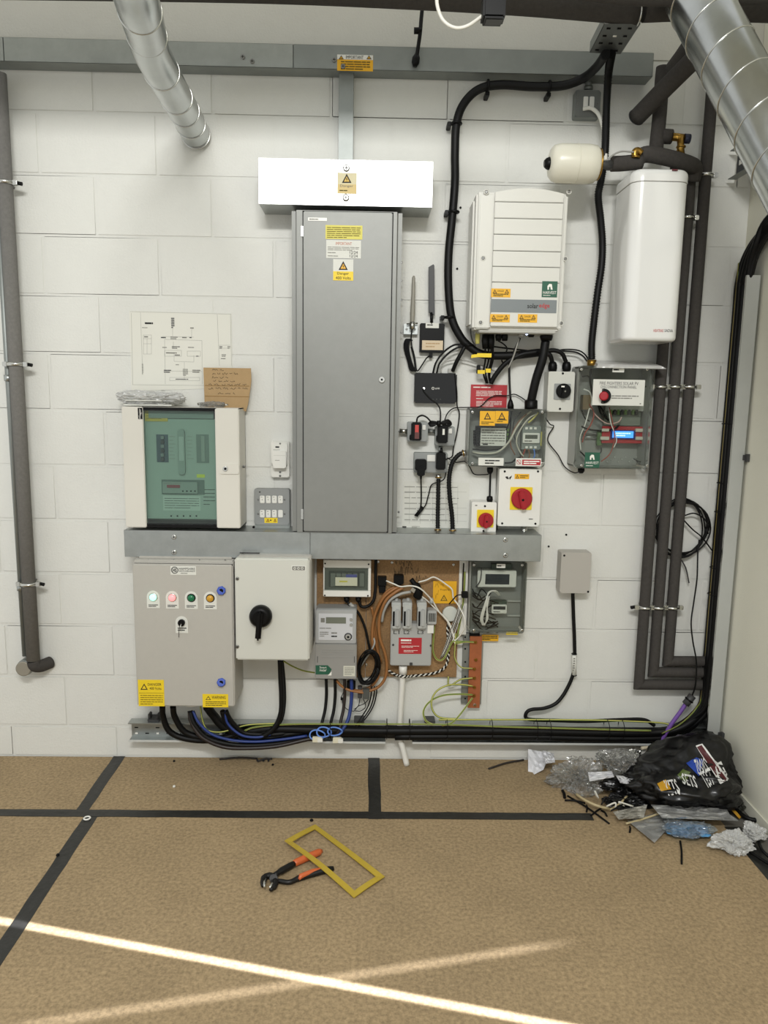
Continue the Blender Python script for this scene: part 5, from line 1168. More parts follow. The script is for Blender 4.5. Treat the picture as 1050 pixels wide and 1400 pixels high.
# current transformers and connectors on the board
t = thing('current_transformer', 'black block connector at the top of the board by the consumer unit', 'connector'); part('body', BLACK, t, (516.5, 789, 528.5, 801), .018, .05, .002); part('lower_body', BLACKM, t, (518, 801, 527, 811), .018, .04, .002)
t = thing('current_transformer', 'black clip on sensor at the top of the chipboard', 'connector'); part('body', BLACK, t, (538.5, 787, 552, 799), .018, .055, .003); part('neck', BLACKM, t, (540, 798, 549, 803), .018, .045, .002)
t = thing('current_transformer', 'black taped sensor bundle with a silver label on the chipboard', 'connector')
b = MB(); b.tube(sm([W(562, 792, .05), W(568, 800, .06), W(572, 810, .06), W(570, 817, .05)], 4), [.010]*4+[.018]*4+[.019]*4+[.01], 12); b.build('wrapped_body', BLACKM, t)
b = MB(); b.prism([(W(x, y, .083).x, W(x, y, .083).z) for x, y in ((564, 803), (568.5, 806), (566, 811), (561, 807))], .081, .083); b.build('silver_label', CHROME, t)
# orange-brown tails
lab = ['leftmost', 'second', 'third', 'fourth']
for i, (pts, w_) in enumerate((([(549, 802, .05), (538, 806, .06), (524, 818, .06), (513, 840, .05), (509, 865, .05), (511, 890, .05), (516, 910, .05), (517, 925, .05), (508, 938, .05), (496, 943, .05), (486, 945, .05)], 4.6), ([(552, 803, .06), (540, 810, .07), (527, 822, .07), (519, 845, .06), (519, 870, .06), (526, 892, .06), (529, 910, .06), (526, 928, .06), (516, 940, .06), (500, 945, .06), (484, 944, .06)], 4.6), ([(547, 801, .04), (530, 808, .045), (517, 828, .04), (511, 850, .04), (514, 880, .04), (521, 905, .04)], 4.2), ([(508, 830, .04), (512, 850, .035), (516, 880, .035), (519, 912, .035)], 3.6))):
    cable('orange brown cable bending down the left of the fuse unit, %s of the four' % lab[i], pts, w_, ORW, group=None)
cable('grey cable arching from the taped sensor down the left of the fuse unit', [(562, 809, .06), (548, 812, .065), (534, 820, .065), (525, 835, .06), (522, 850, .05)], 4.4, GRW)
cable('grey tail hooking up from the black coil', [(511, 872, .05), (512, 880, .06), (506, 892, .06), (499, 902, .05), (494, 910, .04)], 2.6, GRW)
cable('orange brown cable loop under the electricity meter', [(460, 930, .06), (466, 937, .06), (476, 943, .06), (490, 946, .07), (497, 947, .07)], 4, ORW)
t = thing('coiled_cable', 'coil of thin black cable hanging right of the electricity meter', 'cable')
b = MB()
for i in range(9):
    c_ = W(503+random.uniform(-2, 3), 912+random.uniform(-2, 2), .06+i*.004); rx, rz = .033+random.uniform(-.004, .010), .068+random.uniform(-.006, .008); tl = random.uniform(.10, .26)
    P = []
    for k in range(25):
        a = 2*math.pi*k/24; q = Vector((rx*math.cos(a), 0, rz*math.sin(a))); q = Matrix.Rotation(tl, 3, 'Y') @ q; P.append(c_+q+Vector((0, .006*math.sin(a*2+i), 0)))
    b.tube(P, .003, 6)
b.build('loops', CABLE, t)
for i, x in enumerate((508, 512, 515)): cable('thin black lead dropping from the black coil to the low tray, %s' % ('left', 'middle', 'right')[i], [(x, 938, .06), (x-.5, 950, .06), (x-5, 966, .06), (x-15, 982, .07), (x-24-i*2, 995, .09)], 2)
t = thing('terminal_blocks', 'dark terminal blocks hanging on fine wires below the electricity meter', 'connector')
part('block', DARKG, t, (489, 939, 495, 955), .04, .06, .002); part('block', mat('block_grey', '#4b4d49', .5), t, (496, 943, 505, 956), .05, .075, .002)
part('block', BLACKM, t, (474, 932, 486, 944), .03, .05, .003)
for pts in (([(468, 955, .03), (469, 963, .03), (475, 970, .03), (484, 972, .03), (489, 966, .04), (498, 962, .05), (504, 956, .05)]), ([(492, 955, .05), (490, 965, .04), (484, 970, .03)]), ([(466, 954, .03), (468, 950, .03), (470, 945, .03)]), [(497, 956, .05), (500, 966, .04), (493, 972, .03), (486, 972, .03)]): wire(t, pts, 1.2, CABLE)
MB().knob(W(467.5, 955, .03), .006, .008, 10).build('bead', BLACKM, t)
# fine black/white flex across the board
for lb, pts, w_ in (('white flex with black core running from the left connector across the board', [(528, 794, .05), (540, 799, .06), (548, 802, .07), (562, 801, .085), (575, 805, .09), (590, 820, .06), (600, 836, .05), (612, 850, .05), (622, 872, .05)], 2.2),
                    ('white flex looping over the yellow card from the taped sensor', [(572, 796, .05), (583, 793, .05), (592, 789, .05), (600, 792, .05), (610, 799, .05), (618, 806, .05), (620, 818, .05), (627, 828, .06), (635, 845, .08), (635, 858, .08), (628, 870, .06), (621, 877, .05)], 2.2),
                    ('white flex from the taped sensor down to the earth wires', [(575, 814, .06), (585, 822, .05), (595, 832, .05), (610, 846, .05), (617, 858, .05), (620, 872, .05), (622, 880, .05)], 2.0)):
    cable(lb, pts, w_, WHW)
for i, (x0, x1) in enumerate(((628, 604), (630, 606), (633, 609), (626, 602))): striped('%s of the four black and white wires slanting down to the chipboard foot' % ('second', 'third', 'rightmost', 'leftmost')[i], [(x0+1, 824+i*2, .06), (x0-2, 840, .06), (x0-10, 862, .05), (x1+8, 880, .045), (x1, 898+i, .04)], 1.8, WHW if i % 2 else CABLE, INK if i % 2 else INKW, name='twin_flex', k=4, n=6)
cable('thin black wire from the white duct clip to the round cap', [(632, 813, .07), (625, 814, .07), (620, 819, .06), (614, 826, .045)], 1.8)
t = thing('black_clip', 'black clip joining the white duct to the lower clear box', 'clip'); part('body', BLACKM, t, (631.5, 810, 640, 818), .06, .085, .002)
# twisted flex round the edge of the board
def twist(label, pts, wpx, pitch=.022):
    P = sm([W(*p) for p in pts], 14); t = thing('twisted_flex', label, 'cable'); L = 0; last = P[0]; A, B_ = [], []
    for i, p in enumerate(P):
        L += (p-last).length; last = p; tg = (P[min(i+1, len(P)-1)]-P[max(i-1, 0)]).normalized(); u = tg.cross(Vector((0, 1, 0))).normalized(); a = 2*math.pi*L/pitch; r = wpx/2/FPX*3
        o_ = (u*math.cos(a)+Vector((0, 1, 0))*math.sin(a))*r; A.append(p+o_); B_.append(p-o_)
    MB().tube(A, r*.9, 6).build('black_core', CABLE, t); MB().tube(B_, r*.9, 6).build('white_core', WHW, t)
twist('twisted black and white flex around the lower edge of the chipboard', [(530, 916, .03), (540, 922, .03), (551, 925, .07), (565, 924, .03), (585, 922, .03), (600, 918, .03), (609, 911, .03), (613, 898, .03), (613, 880, .03), (612, 860, .03), (614, 850, .03)], 2.4)
# white vertical duct
t = thing('white_duct', 'narrow white plastic duct behind the earth wires, left of the lower clear box', 'trunking'); part('body', WHITE, t, (627, 766, 639, 868), .003, .03, .002); part('top_cap', WHITE, t, (631, 764, 637, 770), .03, .04, .002)
cable('black wire down the white narrow duct', [(634, 770, .045), (633, 790, .045), (632.5, 812, .05)], 2); 
striped('yellow earth wire down the white narrow duct', [(635.5, 782, .04), (635, 800, .04), (633, 825, .04), (629, 850, .04), (626, 866, .04), (624, 880, .05)], 2.6, EY, EG)
# earth bar
t = thing('earth_bar', 'copper earth bar with brass studs on a galvanised channel', 'earth bar')
part('channel', GALVD, t, (632, 866, 644, 962), .003, .02, .001); 
for y in (871, 887, 905, 925, 955): MB().knob(W(636, y, .02), .004, .0015, 10).build('channel_hole', BLACKM, t)
part('side_plate', GALV, t, (640, 864, 659.5, 963), .003, .018, .001)
part('bar', COPPER, t, (641, 870, 657.5, 968), .03, .037, .001); part('bar_support', BLACKM, t, (642, 866, 656, 872), .018, .034, .001)
studs = ((650, 878), (650.5, 902), (648.5, 914.5), (648.5, 927), (648.5, 939.5), (648, 951), (649, 963.5))
for x, y in studs:
    C = W(x, y, .037); MB().knob(C, .0075, .004, 6).build('stud_nut', BRASS if y != 963.5 else CHROME, t); MB().knob(C+Vector((0, -.004, 0)), .0035, .006, 10).build('stud', BRASS, t)
striped('green and yellow earth wire at the top stud of the copper bar', [(624, 880, .05), (618, 878, .05)][:1]+[(636, 877.5, .05), (648, 878, .05)], 2.6, EY, EG)
striped('earth wire running from the fuse unit bottom up to the chipboard foot', [(594, 855, .05), (592.5, 875, .05), (592, 890, .05), (597, 901, .05), (605, 902, .05), (611, 893, .05), (618, 878, .05), (624, 877, .05), (637, 877.5, .05)], 2.6, EY, EG)
striped('thin earth wire from the top wires to the second lower stud', [(623, 866, .05), (622, 885, .05), (622, 900, .05), (630, 912, .05), (646, 914, .05)], 2, EG, EY)
striped('earth wire from the chipboard foot curling to the third stud', [(613, 925, .03), (613, 936, .03), (618, 936, .04), (630, 929, .05), (646, 927, .05)], 2.4, EG, EY)
striped('green earth loop from the fourth stud down to the low tray run', [(646, 938, .05), (630, 936, .06), (612, 937, .07), (597, 945, .075), (590, 958, .08), (592, 972, .08), (602, 981, .08), (625, 983, .08)], 2.8, EG, EY)
striped('yellow earth loop from the fifth stud swinging left and down', [(646, 950, .05), (628, 949, .06), (605, 951, .07), (588, 959, .08), (579, 972, .085), (582, 985, .085), (592, 991, .09)], 2.8, EY, EG)
striped('yellow earth wire from the fifth stud slanting back to the tray', [(646, 954, .05), (638, 965, .06), (628, 978, .08), (618, 988, .09), (604, 992, .09)], 2.6, EY, EG)
# lower clear box
t = clearbox('meter_enclosure', 'clear lidded box with white controller and looped wires beside the copper bar', (643, 768, 719, 866), .10, BG)
part('controller', WHITE, t, (653, 780, 706, 803), .02, .06, .003); part('display', mat('lcd_navy', '#2e3338', .25), t, (663.5, 785, 696.5, 799), .06, .061, 0)
part('pcb', mat('pcb_dark', '#3c4a40', .5), t, (672, 771, 700, 780), .02, .04, .001); st = part('white_label', PAPER, t, (679, 771, 691, 776.5), .1005, .101, 0); lines(st, (680, 772.5, 690, 775), 1, .1012, INK, .6)
part('small_meter', WHITE, t, (672.5, 827, 693, 839), .02, .06, .002); part('small_display', mat('lcd_navy', '#2e3338', .25), t, (674.5, 829, 691, 833.5), .06, .061, 0); part('meter_rail', mat('pcb_dark', '#3c4a40', .5), t, (672, 822, 693, 828), .02, .05, .001)
lines(t, (674.5, 835.5, 691, 837.5), 1, .0605, DARKG, .5, words=3)
rn = random.Random(5)
for i in range(14):
    x, y = rn.uniform(648, 660), rn.uniform(808, 855); wire(t, [(646, y-5, .04), (x, y, .05), (x+rn.uniform(5, 14), y+rn.uniform(-12, 10), .06), (x+rn.uniform(12, 30), y+rn.uniform(-6, 8), .05)], 1.8, CABLE, k=4)
wire(t, [(650, 803, .07), (656, 795, .07), (658, 785, .08), (658, 776, .07)], 1.5, DARKG)
for i in range(3): wire(t, [(660+i, 855, .07), (657+i*1.5, 845, .08), (663+i, 825, .08), (668, 812-i, .07), (674+i*2, 808, .07), (682+i, 814, .05)], 1.7, WHW); wire(t, [(661+i, 855, .07), (667-i, 846, .08), (666, 832, .08), (665+i*2, 815, .07)], 1.6, WHW)
for i, y in enumerate((822, 842)): part('moulded_rib', mat('post_grey', '#b5b6b0', .3), t, (694, y-1, 712, y+1), .01, .02, .001)
part('yellow_tab', YEL, t, (692, 864.5, 708, 868), .08, .085, .001)
t = thing('yellow_label', 'small yellow earth warning label on the wall under the lower clear box', 'sign'); s = part('label_plate', YELD, t, (658.5, 868, 681.5, 876.5), .02, .022, 0); lines(t, (659.5, 869, 680, 875.5), 3, .0222, INK, .5, words=4)
# junction box on right
t = thing('junction_box', 'light grey plastic junction box alone on the wall right of the trunking', 'junction box')
part('lid', mat('jbox_grey', '#aaa69e', .5), t, (766.5, 755.5, 807.5, 811), .003, .07, .004, .006)
for x, y in ((771.5, 759.5), (804, 809)): MB().knob(W(x, y, .07), .0045, .001, 12).build('screw_cap', BLACKM, t)
t = thing('black_cable', 'black cable with a white tag dropping from the lone junction box', 'cable')
b = MB(); b.tube(sm([W(783, 809, .04), W(784, 840, .03), W(785.5, 880, .03), W(785, 915, .03), W(776, 940, .03), W(762, 960, .04), W(745, 968, .045), W(727, 970, .05), W(720, 974, .05), W(719, 981, .05), W(728, 984, .06), W(760, 985, .07), W(800, 986, .08), W(850, 984, .08), W(880, 984, .08), W(895, 992, .085)], 8), .0078, 10); b.build('sheath', CABLE, t)
MB().tube([W(785.2, 895, .0315), W(785, 923, .032)], .0095, 12).build('white_tag', PAPER, t); lines(t, (783.5, 899, 786, 918), 6, .043, INKG, .5, words=1)
for y in (894, 923): MB().ring(W(785, y, .032), (0, 0, 1), .010, .002, 14).build('cable_tie', BLACK, t)

# ================================================================== LOW CABLE TRAY
def tray(label, x0, x1, lx=True):
    t = thing('cable_tray', label, 'cable tray'); Xa, Xb = W(x0, 1000, .03).x, (W(x1, 1000, .03).x if x1 < 960 else XR-.02)
    za, zb = TZ0, TZ1
    MB().box(Xa, Xb, .025, .027, za, zb).build('tray_plate', GALV, t)
    MB().box(Xa, Xb, .027, .075, za, za+.0018).build('lower_flange', GALV, t); MB().box(Xa, Xb, .027, .075, zb-.0018, zb).build('upper_flange', GALV, t)
    MB().box(Xa, Xb, .073, .0755, za-.002, za+.007, .0005).build('return_lip', mat('lip_pale', '#c6c8c4', .5, .1), t); MB().box(Xa, Xb, .073, .0755, zb-.004, zb+.001, .0005).build('return_lip', GALV, t)
    n = int((Xb-Xa)/.045); b = MB()
    for i in range(n):
        for j, fz in enumerate((.18, .5, .82)):
            if j == 1 and i % 2: continue
            c = Vector((Xa+.02+i*.045, -.0272, za+(zb-za)*fz)); b.box(c.x-.008, c.x+.008, .0271, .0275, c.z-.0025, c.z+.0025)
    o = b.build('slots', BLACKM, t); o['kind'] = 'stuff'
    b = MB()
    for i in range(0, n, 2): c = Xa+.02+i*.045; b.box(c-.006, c+.006, .0272, .029, za+.012, za+.018)
    o = b.build('pale_slots', INKW, t); o['kind'] = 'stuff'
    return t
TZ0, TZ1 = W(350, 1015, .075).z, W(200, 989, .075).z
tray('long galvanised perforated cable tray low on the wall at the left', 180, 527)
tray('galvanised perforated cable tray low on the wall at the right', 563, 990)
for x, w_ in ((210, 'below the control panel'), (491, 'below the electricity meter'), (588, 'below the yellow earth loops')):
    t = thing('tray_hanger', 'small black bracket on the tray top edge %s' % w_, 'bracket'); c = W(x, 980, .05); MB().box(c.x-.024, c.x+.024, .003, .06, TZ1, TZ1+.010, .002).box(c.x-.024, c.x-.014, .02, .05, TZ1+.008, TZ1+.03, .002).box(c.x+.012, c.x+.02, .02, .05, TZ1+.008, TZ1+.028, .002).build('body', DARKG, t) if x == 210 else MB().box(c.x-.022, c.x+.022, .003, .06, TZ1, TZ1+.012, .002).build('body', DARKG, t)
# vertical tray on right wall
t = thing('cable_tray', 'tall galvanised tray full of black cables rising in the right corner', 'cable tray')
TA, TB = -.02, -.17; ZT = R(1040, 372, .05).z
def rb(y0, y1, h0, h1, z0, z1, bev=0): return MB().box(XR-h1, XR-h0, -y1, -y0, z0, z1, bev)
rb(TA, TB, .012, .014, TZ0-.01, ZT).build('tray_plate', GALV, t)
rb(TA, TA+.0018, .014, .036, TZ0-.01, ZT).build('rear_flange', GALV, t); rb(TB, TB+.0018, .014, .065, TZ0-.01, ZT).build('front_flange', mat('galv_pale', '#b4b6b2', .55, .35, var=.04), t)
rb(TA-.004, TA+.002, .032, .040, TZ0-.01, ZT).build('return_lip', mat('lip_pale', '#c6c8c4', .5, .1), t); rb(TB+.002, TB+.012, .063, .065, TZ0-.01, ZT).build('return_lip', CHROME, t)
for y in (624, 1000):
    z = R(1022 if y < 700 else 985, y, .0).z; MB().box(XR-.012, XR-.001, .172, .19, z-.02, z+.01, .001).box(XR-.02, XR-.001, .17, .174, z-.015, z+.006).build('fixing_clip', DARKG, t)
def rw_(fz, yy, h): return Vector((XR-h, yy, fz))
# cables: along the low tray, sweeping up the corner tray
def corner(zl, dl, yy, h, r_bend=.20, ztop=None, x_start=None, lead=()):
    """from the low run at height zl and depth dl, up the corner tray at depth yy off the back wall, h off the right wall"""
    P = list(lead)
    xs_ = x_start if x_start is not None else P[-1].x+.12
    x = xs_
    while x < XR-h-r_bend-.08: P.append(Vector((x, -dl+.002*math.sin(x*9), zl+.003*math.sin(x*7+dl*50)))); x += .22
    C0 = Vector((XR-h-r_bend, -dl, zl)); P.append(C0)
    for a in (25, 50, 75): 
        s, c = math.sin(math.radians(a)), math.cos(math.radians(a)); P.append(Vector((XR-h-r_bend+r_bend*s, -dl+( -yy+dl)*0+(yy+dl)*(a/90.), zl+r_bend*(1-c))))
    z = zl+r_bend+.12; top = ztop or ZT-.03
    while z < top: P.append(Vector((XR-h, yy, z+0))); z += .3
    P += [Vector((XR-h-.004, yy-.01, top+.02)), Vector((XR-h, yy-.05, top+.12)), Vector((XR-h+.01, yy-.16, top+.19)), Vector((XR-h+.008, yy-.5, top+.24)), Vector((XR-h+.008, yy-2.0, top+.24))]
    return P
CPm = [('black cable from the control panel, leftmost gland, along the low tray', [(222, 966, .12), (223, 980, .1), (232, 1000, .09), (255, 1010, .085), (290, 1012, .085)], .06, .014, .040),
       ('black cable from the control panel, second gland, along the low tray', [(236.5, 966, .12), (239, 980, .1), (252, 1000, .09), (275, 1008, .085), (305, 1009, .085)], .078, .014, .082),
       ('black cable from the white gland under the control panel middle', [(260, 972, .12), (266, 990, .13), (284, 1009, .13), (318, 1018, .12), (355, 1019, .11), (400, 1014, .1)], .068, .012, .098),
       ('fat black cable from the control panel underside into the low tray', [(283, 966, .12), (292, 978, .1), (306, 993, .09), (330, 1001, .08)], .082, .020, .115),
       ('black cable from the right white gland under the control panel', [(304, 972, .13), (308, 985, .12), (320, 1001, .11), (340, 1008, .1), (370, 1008, .09), (400, 1003, .085)], .07, .012, .135),
       ('black cable from the right white gland, second, into the low tray', [(309, 972, .13), (315, 984, .12), (330, 1000, .105), (350, 1004, .1), (385, 1003, .09)], .05, .011, .15)]
zr = [TZ0+.030, TZ0+.050, TZ0+.036, TZ0+.062, TZ0+.044, TZ0+.060]
for i, (lb, lead, dl, r, dy) in enumerate(CPm):
    L_ = [W(*p) for p in lead]; P = corner(zr[i], dl, -dy, .036+.010*(i % 2), .16+.012*i, lead=L_); o = MB().tube(sm(P, 6), r*.9, 10).build('power_cable', CABLE); tag(o, lb, 'cable')
# blue and brown cores at the control panel and loops
def loopc(lb, pts, w_, m): cable(lb, pts, w_, m)
loopc('blue cable from the middle white gland sweeping along under the tray', [(264, 972, .13), (272, 988, .14), (290, 1004, .14), (318, 1012, .13), (350, 1014, .12), (385, 1011, .11), (420, 1006, .1)], 4, BLW)
loopc('brown black cable hanging lowest below the tray from the middle gland', [(259, 972, .12), (262, 988, .13), (276, 1008, .14), (305, 1021, .135), (340, 1023, .13), (380, 1020, .12), (420, 1011, .1), (450, 1006, .1)], 6, mat('dark_brown_cable', '#1d1310', .45))
loopc('blue cable from the right gland curving beside the black ones', [(307, 972, .13), (312, 990, .13), (330, 1005, .13), (352, 1008, .12), (370, 1004, .11)], 3.6, BLW)
loopc('black cable hanging from the black handled isolator into the low tray', [(383, 902, .12), (384, 930, .11), (385, 950, .11), (384, 975, .11), (375, 995, .11), (355, 1008, .11), (330, 1006, .11)], 7.5, CABLE)
loopc('second black cable behind it from the black handled isolator', [(385, 902, .1), (388, 935, .09), (388, 965, .09), (382, 988, .09), (365, 1000, .09), (340, 1002, .09)], 6, CABLE)
striped('earth wire curling from the control panel into the tray', [(274, 966, .12), (277, 985, .11), (284, 998, .11), (300, 1001, .11), (318, 997, .1), (340, 991, .1), (380, 989, .1)], 2.4, EG, EY)
striped('thin earth wire from the black handled isolator to the electricity meter', [(388, 904, .12), (400, 911, .1), (415, 917, .08), (432, 920, .06)], 2.2, mat('earth_dull', '#a89a3a', .5), EG)
for i, (x, xe, m, w_) in enumerate(((446, 438, CABLE, 4.6), (458, 450, CABLE, 4.6), (471, 464, mat('dark_brown_cable', '#1d1310', .45), 4.6), (480.5, 468, BLW, 5.2))):
    loopc(('leftmost black tail under the electricity meter', 'second black tail under the electricity meter', 'dark brown tail under the electricity meter', 'blue tail under the electricity meter')[i], [(x, 928, .06), (x+.3, 950, .06), (x-1.5, 970, .07), (x-5, 985, .085), (xe, 998, .1), (xe-6, 1006, .1)], w_, m)
for i, (cx, cy, rx, rz) in enumerate(((434, 1005, .032, .022), (443, 1001, .030, .022), (458, 1000, .03, .018))):
    b = MB(); c_ = W(cx, cy, .12); b.tube([c_+Vector((rx*math.cos(a/10), -.004*math.sin(a/5), rz*math.sin(a/10))) for a in range(0, 64)], .0032, 7); o = b.build('cable_loop', BLL); tag(o, ('left', 'middle', 'right')[i]+' one of three small pale blue cable loops on the low tray', 'cable')
for x, y, w_ in ((433, 1012, 'left'), (461, 1013, 'right')):
    t = thing('wire_connector', '%s white wire connector hanging on the blue loops' % w_, 'connector'); part('body', mat('cream_plastic', '#d6d0b8', .5), t, (x-6, y-3.5, x+6, y+3.5), .12, .135, .002); part('lever', WHITE, t, (x+1, y-2, x+8, y+3.5), .125, .14, .002)
# long straight runs in the low tray
for i, (zl, dl, xs, xe, r, dy, lb) in enumerate(((TZ0+.072, .075, 330, 0, .010, .06, 'upper black cable along the low tray behind the yellow earth wire'), (TZ0+.036, .080, 540, 0, .016, .09, 'fat black cable along the front of the low tray'), (TZ0+.052, .082, 420, 0, .012, .12, 'black cable in front of the stack along the low tray'))):
    P = corner(zl, dl, -dy, .04, .19, x_start=W(xs, 1000, dl).x); o = MB().tube(sm(P, 6), r, 10).build('power_cable', CABLE); tag(o, lb, 'cable')
striped('yellow and green earth wire running the length of the low tray', [(330, 1001, .1), (350, 994, .1), (400, 990, .1), (480, 990, .105), (560, 990, .105), (620, 991, .105), (700, 994, .105), (780, 996, .11), (850, 998, .11), (890, 999, .11)], 2.4, EY, EG)
striped('green earth wire along the upper edge of the right low tray', [(600, 984, .085), (680, 984, .085), (760, 984, .085), (830, 985, .085), (900, 988, .085), (918, 992, .085)], 2.8, EG, EY)
P = [W(905, 1003, .1), W(930, 990, .12), W(952, 968, .13)]+[rw_(z, -.062, .050) for z in (.35, .7, 1.1, 1.5, 1.9, 2.1)]
striped('earth wire climbing the corner tray in front of the black cables', P, 2.0, mat('amber_insulation', '#8f7f3a', .5), EG)
for i, x in enumerate((452, 529, 560, 611, 672, 733, 751, 830, 850)):
    c = W(x, 990, .09); b = MB(); b.ring(c+Vector((0, 0, -.022)), (1, 0, 0), .042, .0016, 16, 5)
    o = b.build('cable_tie', BLACK); o['label'] = '%s black cable tie from the left around the cables in the low tray' % ('first', 'second', 'third', 'fourth', 'fifth', 'sixth', 'seventh', 'eighth', 'ninth')[i]; o['category'] = 'cable tie'; o['group'] = 'cable ties on the low tray'
for i, y in enumerate((580, 664, 706, 788, 828)):
    z = R(1000, y, .06).z; c = rw_(z, -.098, .042); b = MB(); b.ring(c, (0, 0, 1), .034, .002, 16, 5); o = b.build('cable_tie', BLACK); tag(o, '%s black cable tie from the top in the tall corner tray' % ('first', 'second', 'third', 'fourth', 'fifth')[i], 'cable tie', 'cable ties on the corner tray')
t = thing('cable_bundle', 'black loop of cables leaving the corner tray top along the right wall', 'cable')
b = MB()
for i in range(4): b.tube(sm([rw_(ZT-.25, -.10-.015*i, .03+.006*i), rw_(ZT-.02, -.11-.015*i, .035+.006*i), rw_(ZT+.10, -.17-.01*i, .04+.006*i), rw_(ZT+.17+.01*i, -.3, .045), rw_(ZT+.2+.012*i, -.8, .04), rw_(ZT+.2+.012*i, -2.6, .04)], 8), .012, 10)
b.build('cables', CABLE, t)
# purple cable with coil
t = thing('purple_cable', 'short purple cable with a black connector near the pipe elbows', 'cable'); MB().tube(sm([W(903, 1015, .09), W(918, 990, .1), W(931, 972, .1), W(939, 960, .1)], 5), .0085, 10).build('sheath', PURP, t); MB().tube([W(937, 963, .1), W(947, 951, .1)], .016, 12).build('connector', DARKG, t); MB().ring(W(942, 957, .1), W(947, 951, .1)-W(937, 963, .1), .016, .004, 16).build('connector_ring', BLACK, t)
cable('thin black lead rising from the purple cable connector to the coil by the pipes', [(946, 952, .1), (951, 935, .12), (952, 905, .12), (947, 875, .12), (945, 850, .12), (949, 820, .1), (953, 790, .1), (954, 755, .08), (956, 738, .06)], 2.2)
t = thing('coiled_cable', 'loose coil of thin black cable hung behind the lagged pipes', 'cable')
b = MB(); rn = random.Random(12)
for i in range(6):
    c_ = W(933+rn.uniform(-2, 3), 722+rn.uniform(-3, 3), .02+.004*i); rx = .105+rn.uniform(-.012, .012); rz = .115+rn.uniform(-.01, .01); P = []
    for k in range(41): a = 2*math.pi*k/40; P.append(c_+Vector((rx*math.cos(a), -.002*math.sin(a*3), rz*math.sin(a)))+Vector((.008*math.sin(a*2+i), 0, 0)))
    b.tube(P, .0032, 6)
b.tube(sm([W(935, 705, .03), W(950, 702, .04), (W(965, 712, .04)), W(968, 730, .04)], 6), .0032, 6)
b.tube(sm([W(925, 700, .03), W(945, 722, .04), W(960, 735, .04), W(976, 756, .04)], 6), .0032, 6)
b.build('loops', CABLE, t)
cable('short grey tail below the coil behind the lagged pipes', [(932, 766, .03), (938, 778, .03), (942, 797, .03)], 2, DARKG)
# strut bracket on right wall
t = thing('wall_bracket', 'dark perforated channel bracket on the right wall behind the large duct', 'bracket')
def rp(x, y, d): return R(x, y, d)
ctr = W(1008, 226, .03); xw = ctr.x
b = MB(); b.box(xw-.002, xw+.001, .03, .62, ctr.z-.052, ctr.z+.052); b.build('channel_web', mat('dark_metal', '#33363a', .5, .6), t)
for z_ in (-.053, .050): MB().box(xw-.032, xw, .03, .62, ctr.z+z_, ctr.z+z_+.003).build('channel_flange', GALVD, t)
MB().box(xw, XR-.0005, .30, .34, ctr.z-.03, ctr.z+.03).build('standoff', GALVD, t)
for i in range(8): MB().box(xw-.0032, xw-.002, .05+i*.05, .07+i*.05, ctr.z-.006, ctr.z+.012).build('slot', INKW, t)
# small black anchors in the wall
for x, y, w_ in ((629.5, 284, 'left of the inverter near its top'), (625, 367.5, 'left of the inverter, lower'), (750, 747, 'right of the trunking end'), (774, 731, 'above the lone junction box')):
    o = MB().knob(W(x, y, .002), .0042, .004, 10).build('wall_plug', BLACKM); tag(o, 'tiny dark wall plug ' + w_, 'wall plug')

# ================================================================== FLOOR THINGS
# water pump pliers
def onf(x, y, z): return F(x, y, z)
t = thing('pliers', 'orange and black water pump pliers lying open on the floorboards', 'pliers')
PB = mat('plier_black', '#1c1b1a', .4, .4); PO = mat('plier_orange', '#c25f30', .4)
MB().tube(sm([onf(375, 1197, .016), onf(384, 1191, .016), onf(402, 1181, .014)], 4), [.009]*4+[.011]*4+[.010], 12).build('upper_arm', PB, t)
MB().tube([onf(400, 1182, .014), onf(405, 1179, .014), onf(425, 1170, .014), onf(436, 1165, .014), onf(440, 1163, .014)], [.009, .012, .0125, .0115, .006], 16).build('upper_grip', PO, t)
MB().tube(sm([onf(372, 1203, .010), onf(385, 1205, .010), onf(396, 1206, .010), onf(408, 1201, .010), onf(430, 1194, .011), onf(456, 1187, .012)], 4), [.007]*4+[.0075]*4+[.008]*4+[.010]*4+[.0105]*4+[.007], 14).build('lower_arm', PB, t)
MB().tube([onf(409, 1202, .014), onf(411, 1198, .017), onf(428, 1191, .018), onf(448, 1186, .017)], [.004, .0085, .0075, .004], 12).build('lower_grip', PO, t)
MB().tube([onf(374, 1201, .004), onf(374, 1201, .022)], .013, 18).build('pivot', PB, t)
for pts in ([(376, 1199), (366, 1197.5), (359, 1203), (359.5, 1212)], [(376, 1203), (376, 1209), (373, 1214), (369, 1217)]):
    MB().tube(sm([onf(x, y, .012) for x, y in pts], 4), [.011]*4+[.010]*4+[.007]*4+[.004], 12).build('jaw', PB, t)
for pts in ([(363.5, 1202), (361.5, 1206), (361.5, 1213)], [(371.5, 1204), (372, 1209), (368.5, 1214)]): MB().tube([onf(x, y, .018) for x, y in pts], [.004, .0045, .003], 8).build('jaw_face', CHROME, t)
# yellow frame
t = thing('cutout_frame', 'flat yellow rectangular frame lying askew over the pliers', 'frame')
oc = [(389, 1149), (431, 1127), (526, 1198), (484, 1227)]; zc_ = [.030, .006, .012, .006]
cn = [onf(x, y, z) for (x, y), z in zip(oc, zc_)]
ic = [cn[0].lerp(cn[2], .09), cn[1].lerp(cn[3], .10), cn[2].lerp(cn[0], .09), cn[3].lerp(cn[1], .10)]
